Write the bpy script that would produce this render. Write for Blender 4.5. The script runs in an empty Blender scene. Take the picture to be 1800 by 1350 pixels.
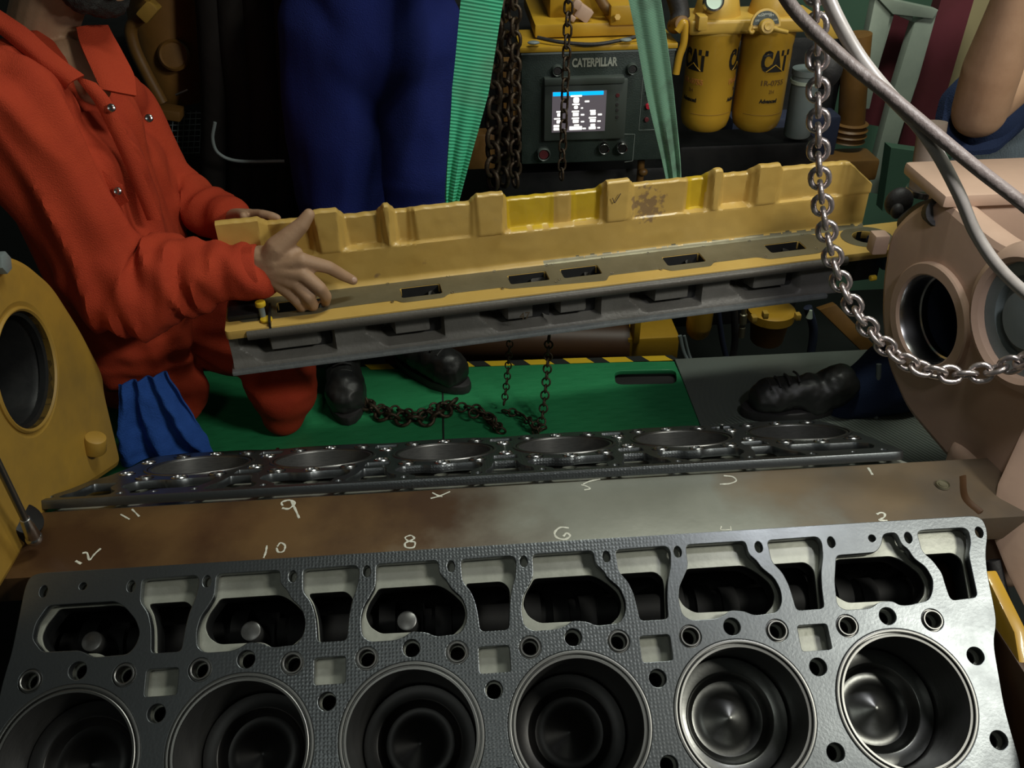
import bpy, bmesh, math, random
from mathutils import Vector, Matrix, noise
V = Vector
random.seed(7)
SC = bpy.context.scene
COL = SC.collection
# ------------------------------------------------------------------ camera
CAM = V((-0.1375, -1.0384, 1.1113))
FPX = 1555.4
yaw, pitch, roll = math.radians(3.770), math.radians(35.338), math.radians(-0.769)
fwd = V((math.sin(yaw)*math.cos(pitch), math.cos(yaw)*math.cos(pitch), -math.sin(pitch)))
rgt = fwd.cross(V((0, 0, 1))).normalized()
upv = rgt.cross(fwd)
rgt, upv = (rgt*math.cos(roll)+upv*math.sin(roll)), (upv*math.cos(roll)-rgt*math.sin(roll))
cd = bpy.data.cameras.new('camera'); cam = bpy.data.objects.new('camera', cd); COL.objects.link(cam)
mw = Matrix((rgt, upv, -fwd)).transposed().to_4x4(); mw.translation = CAM
cam.matrix_world = mw
cd.sensor_width = 36; cd.lens = FPX/1800*36; cd.clip_start = 0.02
SC.camera = cam
# ------------------------------------------------------------------ light
w = bpy.data.worlds.new('world'); SC.world = w; w.use_nodes = True
w.node_tree.nodes['Background'].inputs[0].default_value = (0.55, 0.62, 0.55, 1)
w.node_tree.nodes['Background'].inputs[1].default_value = 0.035
def lamp(kind, name, loc, target, energy, color, size=None, size_y=None, spread=None):
    l = bpy.data.lights.new(name, kind); l.energy = energy; l.color = color
    if kind == 'AREA':
        l.shape = 'RECTANGLE'; l.size = size; l.size_y = size_y or size
        if spread: l.spread = math.radians(spread)
    elif size: l.shadow_soft_size = size
    o = bpy.data.objects.new(name, l); COL.objects.link(o); o.location = loc
    o.rotation_euler = (V(target)-V(loc)).to_track_quat('-Z', 'Y').to_euler()
    return o
lamp('AREA', 'ceiling_lamp', (1.75, -1.15, 1.95), (0.0, 0.5, 0.2), 29, (1.0, 0.98, 0.86), 0.5, 0.3)
lamp('AREA', 'ceiling_lamp', (0.75, 0.55, 2.7), (0.65, 0.95, -0.2), 32, (0.97, 1.0, 0.88), 1.1, 0.25)
lamp('AREA', 'ceiling_lamp', (-0.45, -1.7, 2.2), (0.0, 0.3, 0.1), 2.5, (0.95, 1.0, 0.92), 0.3)
lamp('POINT', 'work_lamp', (0.62, -0.22, 1.0), (0.6, 0.2, 0.3), 7.5, (0.97, 0.96, 1.0), 0.05)
SC.view_settings.view_transform = 'Standard'
SC.view_settings.look = 'None'
SC.view_settings.exposure = 0.0
SC.view_settings.gamma = 1.0
# ------------------------------------------------------------------ pixel rays to points at a real depth
def ray(px, py): return fwd + rgt*((px-900)/FPX) - upv*((py-675)/FPX)
def on(px, py, n, p0):
    n = V(n); d = ray(px, py); return CAM + d*((V(p0)-CAM).dot(n)/d.dot(n))
def at(px, py, y): return on(px, py, (0, 1, 0), (0, y, 0))
def atz(px, py, z): return on(px, py, (0, 0, 1), (0, 0, z))
def atx(px, py, x): return on(px, py, (1, 0, 0), (x, 0, 0))
# ------------------------------------------------------------------ materials
def mat(name, col, rough=0.5, metal=0.0, col2=None, scale=8, amt=0.5, bump=0.0, bscale=60, spec=0.5, emit=None, estr=0, rvar=0.0, detail=6, stretch=None, coat=0.0):
    m = bpy.data.materials.new(name); m.use_nodes = True
    nt = m.node_tree; N = nt.nodes; L = nt.links; b = N['Principled BSDF']
    b.inputs['Base Color'].default_value = (*col, 1)
    b.inputs['Roughness'].default_value = rough; b.inputs['Metallic'].default_value = metal
    b.inputs['Specular IOR Level'].default_value = spec
    b.inputs['Coat Weight'].default_value = coat
    tc = N.new('ShaderNodeTexCoord'); src = tc.outputs['Object']
    if stretch:
        mp = N.new('ShaderNodeMapping'); mp.inputs['Scale'].default_value = stretch
        L.new(src, mp.inputs['Vector']); src = mp.outputs['Vector']
    if col2:
        n = N.new('ShaderNodeTexNoise'); n.inputs['Scale'].default_value = scale; n.inputs['Detail'].default_value = detail
        n.inputs['Roughness'].default_value = 0.65
        r = N.new('ShaderNodeValToRGB'); r.color_ramp.elements[0].position = 0.5-amt*0.35; r.color_ramp.elements[1].position = 0.5+amt*0.35+0.02
        r.color_ramp.elements[0].color = (*col, 1); r.color_ramp.elements[1].color = (*col2, 1)
        L.new(src, n.inputs['Vector']); L.new(n.outputs['Fac'], r.inputs['Fac']); L.new(r.outputs['Color'], b.inputs['Base Color'])
        if rvar:
            mr = N.new('ShaderNodeMapRange'); mr.inputs['To Min'].default_value = rough-rvar; mr.inputs['To Max'].default_value = rough+rvar
            L.new(n.outputs['Fac'], mr.inputs['Value']); L.new(mr.outputs['Result'], b.inputs['Roughness'])
    if bump:
        n2 = N.new('ShaderNodeTexNoise'); n2.inputs['Scale'].default_value = bscale; n2.inputs['Detail'].default_value = 5
        bp = N.new('ShaderNodeBump'); bp.inputs['Strength'].default_value = bump; bp.inputs['Distance'].default_value = 0.004
        L.new(src, n2.inputs['Vector']); L.new(n2.outputs['Fac'], bp.inputs['Height']); L.new(bp.outputs['Normal'], b.inputs['Normal'])
    if emit:
        b.inputs['Emission Color'].default_value = (*emit, 1); b.inputs['Emission Strength'].default_value = estr
    return m
M = dict(
 plate=mat('machined_plate', (0.185, 0.20, 0.21), 0.36, 0.92, (0.12, 0.13, 0.138), 14, 0.8, 0.05, 220, rvar=0.08),
 plate_edge=mat('plate_edge', (0.20, 0.22, 0.22), 0.4, 0.8, (0.12, 0.13, 0.13), 30, 0.8, 0.06, 150),
 deck=mat('block_deck', (0.46, 0.47, 0.41), 0.42, 0.35, (0.27, 0.28, 0.24), 18, 0.7, 0.06, 120),
 dark=mat('oily_dark_iron', (0.010, 0.011, 0.012), 0.45, 0.3, (0.02, 0.02, 0.02), 20, 0.5, 0.1, 60),
 cavity=mat('unlit_crankcase_iron', (0.012, 0.012, 0.013), 0.7, 0.0, (0.02, 0.02, 0.02), 20, 0.5),
 liner=mat('liner_steel', (0.24, 0.24, 0.235), 0.40, 1.0, (0.22, 0.22, 0.21), 10, 0.6),
 bore=mat('bore_wall', (0.20, 0.20, 0.195), 0.34, 0.75, (0.13, 0.13, 0.13), 60, 0.6, stretch=(1, 1, 6)),
 piston=mat('piston_crown', (0.17, 0.175, 0.17), 0.30, 1.0, (0.07, 0.07, 0.065), 12, 0.7, 0.03, 90, rvar=0.08),
 piston_shaded=mat('shaded_piston_crown', (0.014, 0.013, 0.013), 0.36, 0.3, (0.009, 0.009, 0.009), 12, 0.7, 0.03, 90),  # same crown with the shade of the dim bores put into its colour
 steel=mat('bright_steel', (0.62, 0.62, 0.62), 0.25, 1.0, (0.4, 0.4, 0.4), 30, 0.6),
 chain=mat('worn_chain_steel', (0.66, 0.60, 0.59), 0.30, 0.85, (0.34, 0.28, 0.26), 60, 0.8, 0.15, 200),
 chain_rust=mat('rusty_chain', (0.035, 0.033, 0.024), 0.5, 0.6, (0.09, 0.055, 0.03), 60, 0.8, 0.3, 200),
 yellow=mat('yellow_engine_paint', (0.62, 0.42, 0.12), 0.42, 0.0, (0.50, 0.31, 0.07), 9, 0.9, 0.06, 90, coat=0.15),
 yellow_clean=mat('fresh_yellow_paint', (0.62, 0.42, 0.02), 0.38, 0.0, (0.52, 0.34, 0.02), 12, 0.9, 0.06, 90, coat=0.2),
 yellow_old=mat('aged_yellow_paint', (0.44, 0.25, 0.03), 0.5, 0.0, (0.15, 0.10, 0.03), 3.5, 0.9, 0.1, 60),
 yellow_far=mat('yellow_machine_paint', (0.52, 0.31, 0.02), 0.45, 0.0, (0.38, 0.21, 0.015), 7, 0.8, 0.08, 60),
 tan=mat('pale_tan_engine_paint', (0.56, 0.39, 0.29), 0.45, 0.0, (0.46, 0.31, 0.23), 6, 0.8, 0.08, 70),
 ochre_dark=mat('dull_ochre_paint', (0.20, 0.095, 0.02), 0.5, 0.0, (0.10, 0.05, 0.01), 8, 0.8, 0.1, 60),
 rust=mat('rust', (0.12, 0.075, 0.06), 0.8, 0.0, (0.30, 0.20, 0.10), 90, 0.9, 0.8, 250),
 machined=mat('stained_machined_face', (0.27, 0.25, 0.17), 0.42, 0.55, (0.13, 0.115, 0.07), 8, 0.9, 0.06, 120),
 under=mat('greasy_cast_underside', (0.21, 0.205, 0.19), 0.5, 0.15, (0.10, 0.095, 0.085), 9, 0.9, 0.2, 160),
 under_dark=mat('greasy_brown_edge', (0.105, 0.095, 0.080), 0.45, 0.1, (0.06, 0.054, 0.045), 9, 0.9, 0.15, 160),
 lip=mat('bright_cast_lip', (0.40, 0.43, 0.44), 0.45, 0.5, (0.22, 0.24, 0.25), 60, 0.9, 0.25, 260),
 orange=mat('orange_coverall_cloth', (0.44, 0.052, 0.018), 0.85, 0.0, (0.34, 0.034, 0.014), 9, 0.8, 0.5, 500, spec=0.2),
 navy=mat('navy_coverall_cloth', (0.010, 0.019, 0.135), 0.85, 0.0, (0.008, 0.014, 0.09), 6, 0.8, 0.5, 400, spec=0.2),
 navy2=mat('dark_navy_cloth', (0.022, 0.036, 0.085), 0.9, 0.0, (0.014, 0.024, 0.06), 6, 0.8, 0.5, 400, spec=0.2),
 grey_shirt=mat('grey_blue_shirt_cloth', (0.20, 0.25, 0.28), 0.9, 0.0, (0.14, 0.18, 0.21), 8, 0.8, 0.4, 300, spec=0.2),
 skin=mat('skin', (0.42, 0.265, 0.165), 0.55, 0.0, (0.35, 0.21, 0.125), 25, 0.7, 0.08, 300, spec=0.35),
 nail=mat('fingernail', (0.62, 0.42, 0.33), 0.3),
 hair=mat('black_hair', (0.010, 0.009, 0.008), 0.7, 0.0, (0.02, 0.018, 0.015), 200, 0.8, 0.9, 500),
 boot=mat('black_boot_leather', (0.012, 0.013, 0.013), 0.44, 0.0, (0.03, 0.03, 0.028), 20, 0.8, 0.2, 60),
 rubber=mat('black_rubber', (0.018, 0.017, 0.018), 0.6, 0.0, (0.03, 0.028, 0.028), 20, 0.6, 0.3, 100),
 pipe_brown=mat('dusty_brown_pipe', (0.26, 0.20, 0.16), 0.55, 0.0, (0.20, 0.15, 0.12), 10, 0.6),
 rail=mat('dark_greasy_brown_paint', (0.085, 0.038, 0.012), 0.5, 0.0, (0.05, 0.022, 0.01), 8, 0.8),
 lagging=mat('black_lagging_cloth', (0.010, 0.009, 0.008), 0.85, 0.0, (0.016, 0.014, 0.013), 8, 0.8, 0.3, 50, spec=0.15),
 cable=mat('dusty_grey_cable', (0.20, 0.165, 0.15), 0.5, 0.0, (0.13, 0.105, 0.095), 30, 0.8, 0.4, 120),
 cable_white=mat('pale_cable', (0.42, 0.39, 0.36), 0.35, 0.0, (0.30, 0.275, 0.25), 30, 0.6),
 rag=mat('blue_rag_cloth', (0.035, 0.11, 0.42), 0.9, 0.0, (0.02, 0.07, 0.28), 14, 0.8, 0.6, 300, spec=0.1),
 sling=None, floor=None, mat=None, valley=None,
 panel=mat('panel_dark_green', (0.028, 0.042, 0.036), 0.45, 0.0, (0.018, 0.028, 0.024), 30, 0.7, 0.2, 300),
 panel_edge=mat('panel_bezel', (0.05, 0.062, 0.055), 0.4),
 screen=mat('display_glass', (0.03, 0.03, 0.035), 0.15, 0.0, emit=(0.20, 0.17, 0.19), estr=0.45),
 lit=mat('display_lit_characters', (1, 1, 0.95), 0.5, emit=(1.0, 0.97, 0.88), estr=1.6),
 lit_blue=mat('display_blue_bar', (0, 0.3, 0.8), 0.5, emit=(0.0, 0.38, 1.0), estr=1.3),
 silver=mat('silver_print', (0.42, 0.44, 0.38), 0.45, 0.3),
 white_line=mat('thin_pale_line', (0.22, 0.25, 0.23), 0.5),
 red=mat('red_plastic', (0.45, 0.02, 0.04), 0.35), red_dark=mat('dull_red_plastic', (0.10, 0.018, 0.022), 0.4),
 black=mat('black_print', (0.012, 0.010, 0.008), 0.6),
 filter=mat('filter_yellow', (0.56, 0.32, 0.028), 0.38, 0.0, (0.50, 0.28, 0.025), 8, 0.7, coat=0.3),
 filter_top=mat('filter_head_yellow', (0.62, 0.40, 0.07), 0.4, 0.0, (0.5, 0.3, 0.05), 10, 0.7, 0.06, 80),
 faded=mat('faded_orange_print', (0.50, 0.20, 0.05), 0.5), brown_print=mat('brown_print', (0.16, 0.085, 0.02), 0.5),
 grey=mat('grey_painted_metal', (0.20, 0.24, 0.24), 0.5, 0.1, (0.15, 0.18, 0.18), 12, 0.7),
 bluegrey=mat('dark_blue_grey_metal', (0.03, 0.035, 0.075), 0.55, 0.1, (0.02, 0.03, 0.05), 12, 0.7),
 frame_paint=mat('pale_green_grey_paint', (0.52, 0.60, 0.49), 0.5, 0.0, (0.36, 0.43, 0.36), 6, 0.6),
 maroon=mat('maroon_paint', (0.17, 0.035, 0.05), 0.5, 0.0, (0.13, 0.03, 0.035), 6, 0.6),
 wall=mat('engine_room_green_wall', (0.09, 0.19, 0.125), 0.6, 0.0, (0.07, 0.15, 0.10), 3, 0.6),
 wall_dark=mat('engine_room_dark_wall', (0.012, 0.014, 0.013), 0.7, 0.0, (0.02, 0.024, 0.022), 3, 0.6),
 cream=mat('cream_pillar_paint', (0.40, 0.34, 0.18), 0.6),
 tape_y=mat('hazard_tape_yellow', (0.70, 0.46, 0.02), 0.5), tape_k=mat('hazard_tape_black', (0.02, 0.022, 0.02), 0.5),
 slot=mat('slot_shadowed_steel', (0.008, 0.008, 0.007), 0.8),
 chalk=mat('chalk', (0.80, 0.80, 0.70), 0.9, 0.0, (0.4, 0.4, 0.33), 120, 0.8),
 gauge_face=mat('gauge_face', (0.6, 0.75, 0.62), 0.4), fibre=mat('grimy_fringe', (0.16, 0.16, 0.10), 0.9),
 pen=mat('pen_ink', (0.10, 0.07, 0.04), 0.7),
)
def rust_spots(m, c, rad, col):
    nt = m.node_tree; N = nt.nodes; L = nt.links; b = N['Principled BSDF']; src = b.inputs['Base Color'].links[0].from_socket
    tc = N.new('ShaderNodeTexCoord'); d = N.new('ShaderNodeVectorMath'); d.operation = 'DISTANCE'; d.inputs[1].default_value = c; L.new(tc.outputs['Object'], d.inputs[0])
    n = N.new('ShaderNodeTexNoise'); n.inputs['Scale'].default_value = 75; n.inputs['Detail'].default_value = 8; L.new(tc.outputs['Object'], n.inputs['Vector'])
    mr = N.new('ShaderNodeMapRange'); mr.inputs['From Min'].default_value = 0; mr.inputs['From Max'].default_value = rad; mr.inputs['To Min'].default_value = 0.30; mr.inputs['To Max'].default_value = -0.32; mr.clamp = True; L.new(d.outputs['Value'], mr.inputs['Value'])
    a = N.new('ShaderNodeMath'); L.new(mr.outputs[0], a.inputs[0]); L.new(n.outputs['Fac'], a.inputs[1])
    r = N.new('ShaderNodeMapRange'); r.inputs['From Min'].default_value = 0.52; r.inputs['From Max'].default_value = 0.62; L.new(a.outputs[0], r.inputs['Value'])
    n3 = N.new('ShaderNodeTexNoise'); n3.inputs['Scale'].default_value = 16; n3.inputs['Detail'].default_value = 9; L.new(tc.outputs['Object'], n3.inputs['Vector'])
    r3 = N.new('ShaderNodeMapRange'); r3.inputs['From Min'].default_value = 0.70; r3.inputs['From Max'].default_value = 0.76; L.new(n3.outputs['Fac'], r3.inputs['Value'])
    mx = N.new('ShaderNodeMath'); mx.operation = 'MAXIMUM'; L.new(r.outputs[0], mx.inputs[0]); L.new(r3.outputs[0], mx.inputs[1])
    mul = N.new('ShaderNodeMath'); mul.operation = 'MULTIPLY'; mul.inputs[1].default_value = 0.65; L.new(mx.outputs[0], mul.inputs[0])
    mix = N.new('ShaderNodeMix'); mix.data_type = 'RGBA'; mix.inputs['B'].default_value = (*col, 1); L.new(src, mix.inputs['A']); L.new(mul.outputs[0], mix.inputs['Factor']); L.new(mix.outputs['Result'], b.inputs['Base Color'])
rust_spots(M['yellow'], (0.676, 0.0, 0.105), 0.075, (0.14, 0.085, 0.075))
def knurl(m, sc, strength):
    nt = m.node_tree; N = nt.nodes; L = nt.links; b = N['Principled BSDF']; tc = N.new('ShaderNodeTexCoord')
    vo = N.new('ShaderNodeTexVoronoi'); vo.inputs['Scale'].default_value = sc; vo.inputs['Randomness'].default_value = 0.25; L.new(tc.outputs['Object'], vo.inputs['Vector'])
    sp = N.new('ShaderNodeSeparateXYZ'); L.new(tc.outputs['Object'], sp.inputs[0])
    ramp = N.new('ShaderNodeValToRGB'); e = ramp.color_ramp.elements; e[0].position = 0.18; e[0].color = (0, 0, 0, 1); e[1].position = 0.34; e[1].color = (1, 1, 1, 1)
    for p_, c_ in ((0.55, 1), (0.68, 0)): x = e.new(p_); x.color = (c_, c_, c_, 1)
    mr = N.new('ShaderNodeMapRange'); mr.inputs['From Min'].default_value = -0.8; mr.inputs['From Max'].default_value = 0.65; L.new(sp.outputs['X'], mr.inputs['Value']); L.new(mr.outputs[0], ramp.inputs['Fac'])
    md = N.new('ShaderNodeMapRange'); md.inputs['From Min'].default_value = 0.15; md.inputs['From Max'].default_value = 0.5; md.inputs['To Min'].default_value = 1; md.inputs['To Max'].default_value = 0; L.new(vo.outputs['Distance'], md.inputs['Value'])
    mu = N.new('ShaderNodeMath'); mu.operation = 'MULTIPLY'; L.new(md.outputs[0], mu.inputs[0]); L.new(ramp.outputs[0], mu.inputs[1])
    bp = N.new('ShaderNodeBump'); bp.inputs['Strength'].default_value = strength; bp.inputs['Distance'].default_value = 0.0012; L.new(mu.outputs[0], bp.inputs['Height'])
    L.new(b.inputs['Normal'].links[0].from_socket, bp.inputs['Normal']); L.new(bp.outputs['Normal'], b.inputs['Normal'])
knurl(M['plate'], 185, 0.28)
# webbing with fine cross ribs
def ribbed(name, c1, c2, period, axis='Y', rough=0.7, dirt=(0.1, 0.12, 0.09), dirt_amt=0.35, ds=14, bumpd=0.0015):
    m = bpy.data.materials.new(name); m.use_nodes = True; nt = m.node_tree; N = nt.nodes; L = nt.links; b = N['Principled BSDF']
    b.inputs['Roughness'].default_value = rough
    uv = N.new('ShaderNodeTexCoord'); sep = N.new('ShaderNodeSeparateXYZ'); L.new(uv.outputs['UV'], sep.inputs[0])
    mu = N.new('ShaderNodeMath'); mu.operation = 'MULTIPLY'; mu.inputs[1].default_value = 2*math.pi/period; L.new(sep.outputs[axis], mu.inputs[0])
    sn = N.new('ShaderNodeMath'); sn.operation = 'SINE'; L.new(mu.outputs[0], sn.inputs[0])
    mr = N.new('ShaderNodeMapRange'); mr.inputs['From Min'].default_value = -1; L.new(sn.outputs[0], mr.inputs['Value'])
    mix = N.new('ShaderNodeMix'); mix.data_type = 'RGBA'; mix.inputs['A'].default_value = (*c1, 1); mix.inputs['B'].default_value = (*c2, 1); L.new(mr.outputs[0], mix.inputs['Factor'])
    n = N.new('ShaderNodeTexNoise'); n.inputs['Scale'].default_value = ds; n.inputs['Detail'].default_value = 7; L.new(uv.outputs['Object'], n.inputs['Vector'])
    mr2 = N.new('ShaderNodeMapRange'); mr2.inputs['From Min'].default_value = 0.5; mr2.inputs['From Max'].default_value = 0.7; mr2.inputs['To Max'].default_value = dirt_amt; L.new(n.outputs['Fac'], mr2.inputs['Value'])
    mix2 = N.new('ShaderNodeMix'); mix2.data_type = 'RGBA'; mix2.inputs['B'].default_value = (*dirt, 1); L.new(mix.outputs['Result'], mix2.inputs['A']); L.new(mr2.outputs[0], mix2.inputs['Factor'])
    L.new(mix2.outputs['Result'], b.inputs['Base Color'])
    bp = N.new('ShaderNodeBump'); bp.inputs['Distance'].default_value = bumpd; bp.inputs['Strength'].default_value = 0.7; L.new(mr.outputs[0], bp.inputs['Height']); L.new(bp.outputs['Normal'], b.inputs['Normal'])
    return m
M['sling'] = ribbed('green_webbing', (0.02, 0.30, 0.15), (0.07, 0.52, 0.28), 0.0065, 'Y', 0.75, (0.10, 0.20, 0.12), 0.5, 9)
M['sling_pale'] = ribbed('dusty_green_webbing', (0.22, 0.46, 0.31), (0.25, 0.50, 0.34), 0.003, 'Y', 0.8, (0.10, 0.13, 0.10), 0.75, 14)
M['mat'] = ribbed('ribbed_rubber_mat', (0.085, 0.105, 0.09), (0.14, 0.165, 0.14), 0.008, 'X', 0.55, (0.13, 0.14, 0.11), 0.5, 5)
def floor_mat():
    m = mat('green_painted_steel_floor', (0.020, 0.19, 0.07), 0.42, 0.0, (0.028, 0.25, 0.095), 5, 0.8, spec=0.5)
    nt = m.node_tree; N = nt.nodes; L = nt.links; b = N['Principled BSDF']; tc = N.new('ShaderNodeTexCoord')
    hs = []
    for ang in (45, -45):
        mp = N.new('ShaderNodeMapping'); mp.inputs['Rotation'].default_value = (0, 0, math.radians(ang)); mp.inputs['Scale'].default_value = (18, 42, 1)
        L.new(tc.outputs['Object'], mp.inputs['Vector'])
        vo = N.new('ShaderNodeTexVoronoi'); vo.inputs['Scale'].default_value = 1.0; vo.inputs['Randomness'].default_value = 0.0
        L.new(mp.outputs[0], vo.inputs['Vector'])
        mr = N.new('ShaderNodeMapRange'); mr.inputs['From Min'].default_value = 0.22; mr.inputs['From Max'].default_value = 0.36; mr.inputs['To Min'].default_value = 1; mr.inputs['To Max'].default_value = 0
        L.new(vo.outputs['Distance'], mr.inputs['Value']); hs.append(mr)
    ad = N.new('ShaderNodeMath'); ad.operation = 'MAXIMUM'; L.new(hs[0].outputs[0], ad.inputs[0]); L.new(hs[1].outputs[0], ad.inputs[1])
    bp = N.new('ShaderNodeBump'); bp.inputs['Strength'].default_value = 0.28; bp.inputs['Distance'].default_value = 0.0015
    L.new(ad.outputs[0], bp.inputs['Height']); L.new(bp.outputs['Normal'], b.inputs['Normal'])
    return m
M['floor'] = floor_mat()
def valley_mat():
    m = mat('worn_valley_plate', (0.20, 0.21, 0.175), 0.42, 0.25, (0.28, 0.285, 0.245), 7, 0.9, 0.06, 90, rvar=0.08)
    nt = m.node_tree; N = nt.nodes; L = nt.links; b = N['Principled BSDF']
    src = b.inputs['Base Color'].links[0].from_socket
    tc = N.new('ShaderNodeTexCoord'); sp = N.new('ShaderNodeSeparateXYZ'); L.new(tc.outputs['Object'], sp.inputs[0])
    n = N.new('ShaderNodeTexNoise'); n.inputs['Scale'].default_value = 6; n.inputs['Detail'].default_value = 8; L.new(tc.outputs['Object'], n.inputs['Vector'])
    cr = N.new('ShaderNodeValToRGB'); cr.color_ramp.elements[0].position = 0.0; cr.color_ramp.elements[0].color = (1, 1, 1, 1)
    e = cr.color_ramp.elements; e[1].position = 1.0; e[1].color = (0.75, 0.75, 0.75, 1)
    for p_, c_ in ((0.38, 0.95), (0.52, 0.05), (0.72, 0.0), (0.82, 0.65)):
        x = e.new(p_); x.color = (c_, c_, c_, 1)
    mr = N.new('ShaderNodeMapRange'); mr.inputs['From Min'].default_value = -0.85; mr.inputs['From Max'].default_value = 0.75; L.new(sp.outputs['X'], mr.inputs['Value'])
    a1 = N.new('ShaderNodeMath'); a1.operation = 'MULTIPLY_ADD'; a1.inputs[1].default_value = 0.35; a1.inputs[2].default_value = -0.175; L.new(n.outputs['Fac'], a1.inputs[0])
    a2 = N.new('ShaderNodeMath'); a2.operation = 'ADD'; L.new(a1.outputs[0], a2.inputs[0]); L.new(mr.outputs[0], a2.inputs[1]); L.new(a2.outputs[0], cr.inputs['Fac'])
    r2 = N.new('ShaderNodeValToRGB'); r2.color_ramp.elements[0].position = 0.4; r2.color_ramp.elements[1].position = 0.65
    r2.color_ramp.elements[0].color = (0.075, 0.036, 0.016, 1); r2.color_ramp.elements[1].color = (0.17, 0.095, 0.035, 1); L.new(n.outputs['Fac'], r2.inputs['Fac'])
    mx = N.new('ShaderNodeMix'); mx.data_type = 'RGBA'; L.new(src, mx.inputs['A']); L.new(r2.outputs[0], mx.inputs['B']); L.new(cr.outputs[0], mx.inputs['Factor'])
    L.new(mx.outputs['Result'], b.inputs['Base Color'])
    return m
M['valley'] = valley_mat()
# ------------------------------------------------------------------ objects
def tag(o, label=None, cat=None, group=None, kind=None):
    if label: o['label'] = label
    if cat: o['category'] = cat
    if group: o['group'] = group
    if kind: o['kind'] = kind
    return o
def thing(name, label, cat, loc=(0, 0, 0), group=None):
    o = bpy.data.objects.new(name, None); COL.objects.link(o); o.location = loc; o.empty_display_size = 0.05
    return tag(o, label, cat, group)
def link_mesh(name, me, m, parent=None, mx=None):
    o = bpy.data.objects.new(name, me); COL.objects.link(o)
    for mm in (m if isinstance(m, (list, tuple)) else [m]):
        if mm: me.materials.append(mm)
    if mx is not None: o.matrix_world = mx
    if parent:
        o.parent = parent; o.matrix_parent_inverse = world_of(parent).inverted()
    return o
def world_of(o):
    m = o.matrix_basis.copy()
    if o.parent: m = world_of(o.parent) @ o.matrix_parent_inverse @ m
    return m
def obj(name, bm, m, parent=None, mx=None, smooth=True, bevel=0, seg=2):
    if bevel:
        es = [e for e in bm.edges if len(e.link_faces) == 2 and e.calc_face_angle(0) > 0.6]
        bmesh.ops.bevel(bm, geom=es, offset=bevel, segments=seg, affect='EDGES', profile=0.6, clamp_overlap=True)
    bmesh.ops.recalc_face_normals(bm, faces=bm.faces)
    me = bpy.data.meshes.new(name); bm.to_mesh(me); bm.free()
    if smooth:
        me.shade_smooth()
        me.set_sharp_from_angle(angle=math.radians(38))
    return link_mesh(name, me, m, parent, mx)
def B(): return bmesh.new()
def box(bm, c, s, mx=None):
    r = bmesh.ops.create_cube(bm, size=1)
    t = Matrix.Translation(V(c)) @ Matrix.Diagonal((*s, 1))
    if mx is not None: t = mx @ t
    bmesh.ops.transform(bm, matrix=t, verts=r['verts']); return r['verts']
def ring_pts(n, r): return [(r*math.cos(2*math.pi*i/n), r*math.sin(2*math.pi*i/n)) for i in range(n)]
def axis_mx(p, d):
    q = V(d).normalized().to_track_quat('Z', 'Y').to_matrix().to_4x4(); q.translation = V(p); return q
def lathe(bm, prof, mx=None, n=48, close=False):
    rings = []
    for r, z in prof:
        if r < 1e-6: rings.append([bm.verts.new((0, 0, z))])
        else: rings.append([bm.verts.new((x, y, z)) for x, y in ring_pts(n, r)])
    for a, b in zip(rings[:-1], rings[1:]):
        for i in range(n):
            j = (i+1) % n
            if len(a) == 1 and len(b) == 1: continue
            if len(a) == 1: bm.faces.new((a[0], b[i], b[j]))
            elif len(b) == 1: bm.faces.new((a[i], a[j], b[0]))
            else: bm.faces.new((a[i], a[j], b[j], b[i]))
    if close and len(rings[0]) > 1 and len(rings[-1]) > 1:
        a, b = rings[-1], rings[0]
        for i in range(n):
            j = (i+1) % n; bm.faces.new((a[i], a[j], b[j], b[i]))
    if mx is not None: bmesh.ops.transform(bm, matrix=mx, verts=[v for r in rings for v in r])
def cyl(bm, p0, p1, r0, r1=None, n=24, cap=True, round_=0):
    p0, p1 = V(p0), V(p1); r1 = r0 if r1 is None else r1; h = (p1-p0).length
    pr = [(r0, 0), (r1, h)]
    if round_: pr = [(r0-round_, 0), (r0-round_*0.3, round_*0.3), (r0, round_), (r1, h-round_), (r1-round_*0.3, h-round_*0.3), (r1-round_, h)]
    if cap: pr = [(0, 0)] + pr + [(0, h)]
    lathe(bm, pr, axis_mx(p0, p1-p0), n)
def smooth_path(pts, per=8):
    pts = [V(p) for p in pts]; out = []
    P = [2*pts[0]-pts[1]] + pts + [2*pts[-1]-pts[-2]]
    for i in range(1, len(P)-2):
        for k in range(per):
            t = k/per; a, b, c, d = P[i-1], P[i], P[i+1], P[i+2]
            out.append(0.5*((2*b)+(c-a)*t+(2*a-5*b+4*c-d)*t*t+(3*b-a-3*c+d)*t**3))
    out.append(pts[-1]); return out
def tube(bm, pts, r, n=12, per=8, cap=True, ry=None):
    P = smooth_path(pts, per) if per else [V(p) for p in pts]
    rr = r if callable(r) else (lambda t: r)
    tn = (P[1]-P[0]).normalized(); u = tn.orthogonal().normalized(); rings = []
    for i, p in enumerate(P):
        t = (P[min(i+1, len(P)-1)]-P[max(i-1, 0)]).normalized()
        u = (u - t*u.dot(t)).normalized(); v = t.cross(u); R = rr(i/(len(P)-1))
        rings.append([bm.verts.new(p+u*x*R+v*y*R*(ry or 1)) for x, y in ring_pts(n, 1)])
    for a, b in zip(rings[:-1], rings[1:]):
        for i in range(n): j = (i+1) % n; bm.faces.new((a[i], a[j], b[j], b[i]))
    if cap: bm.faces.new(rings[0]); bm.faces.new(rings[-1])
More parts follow.
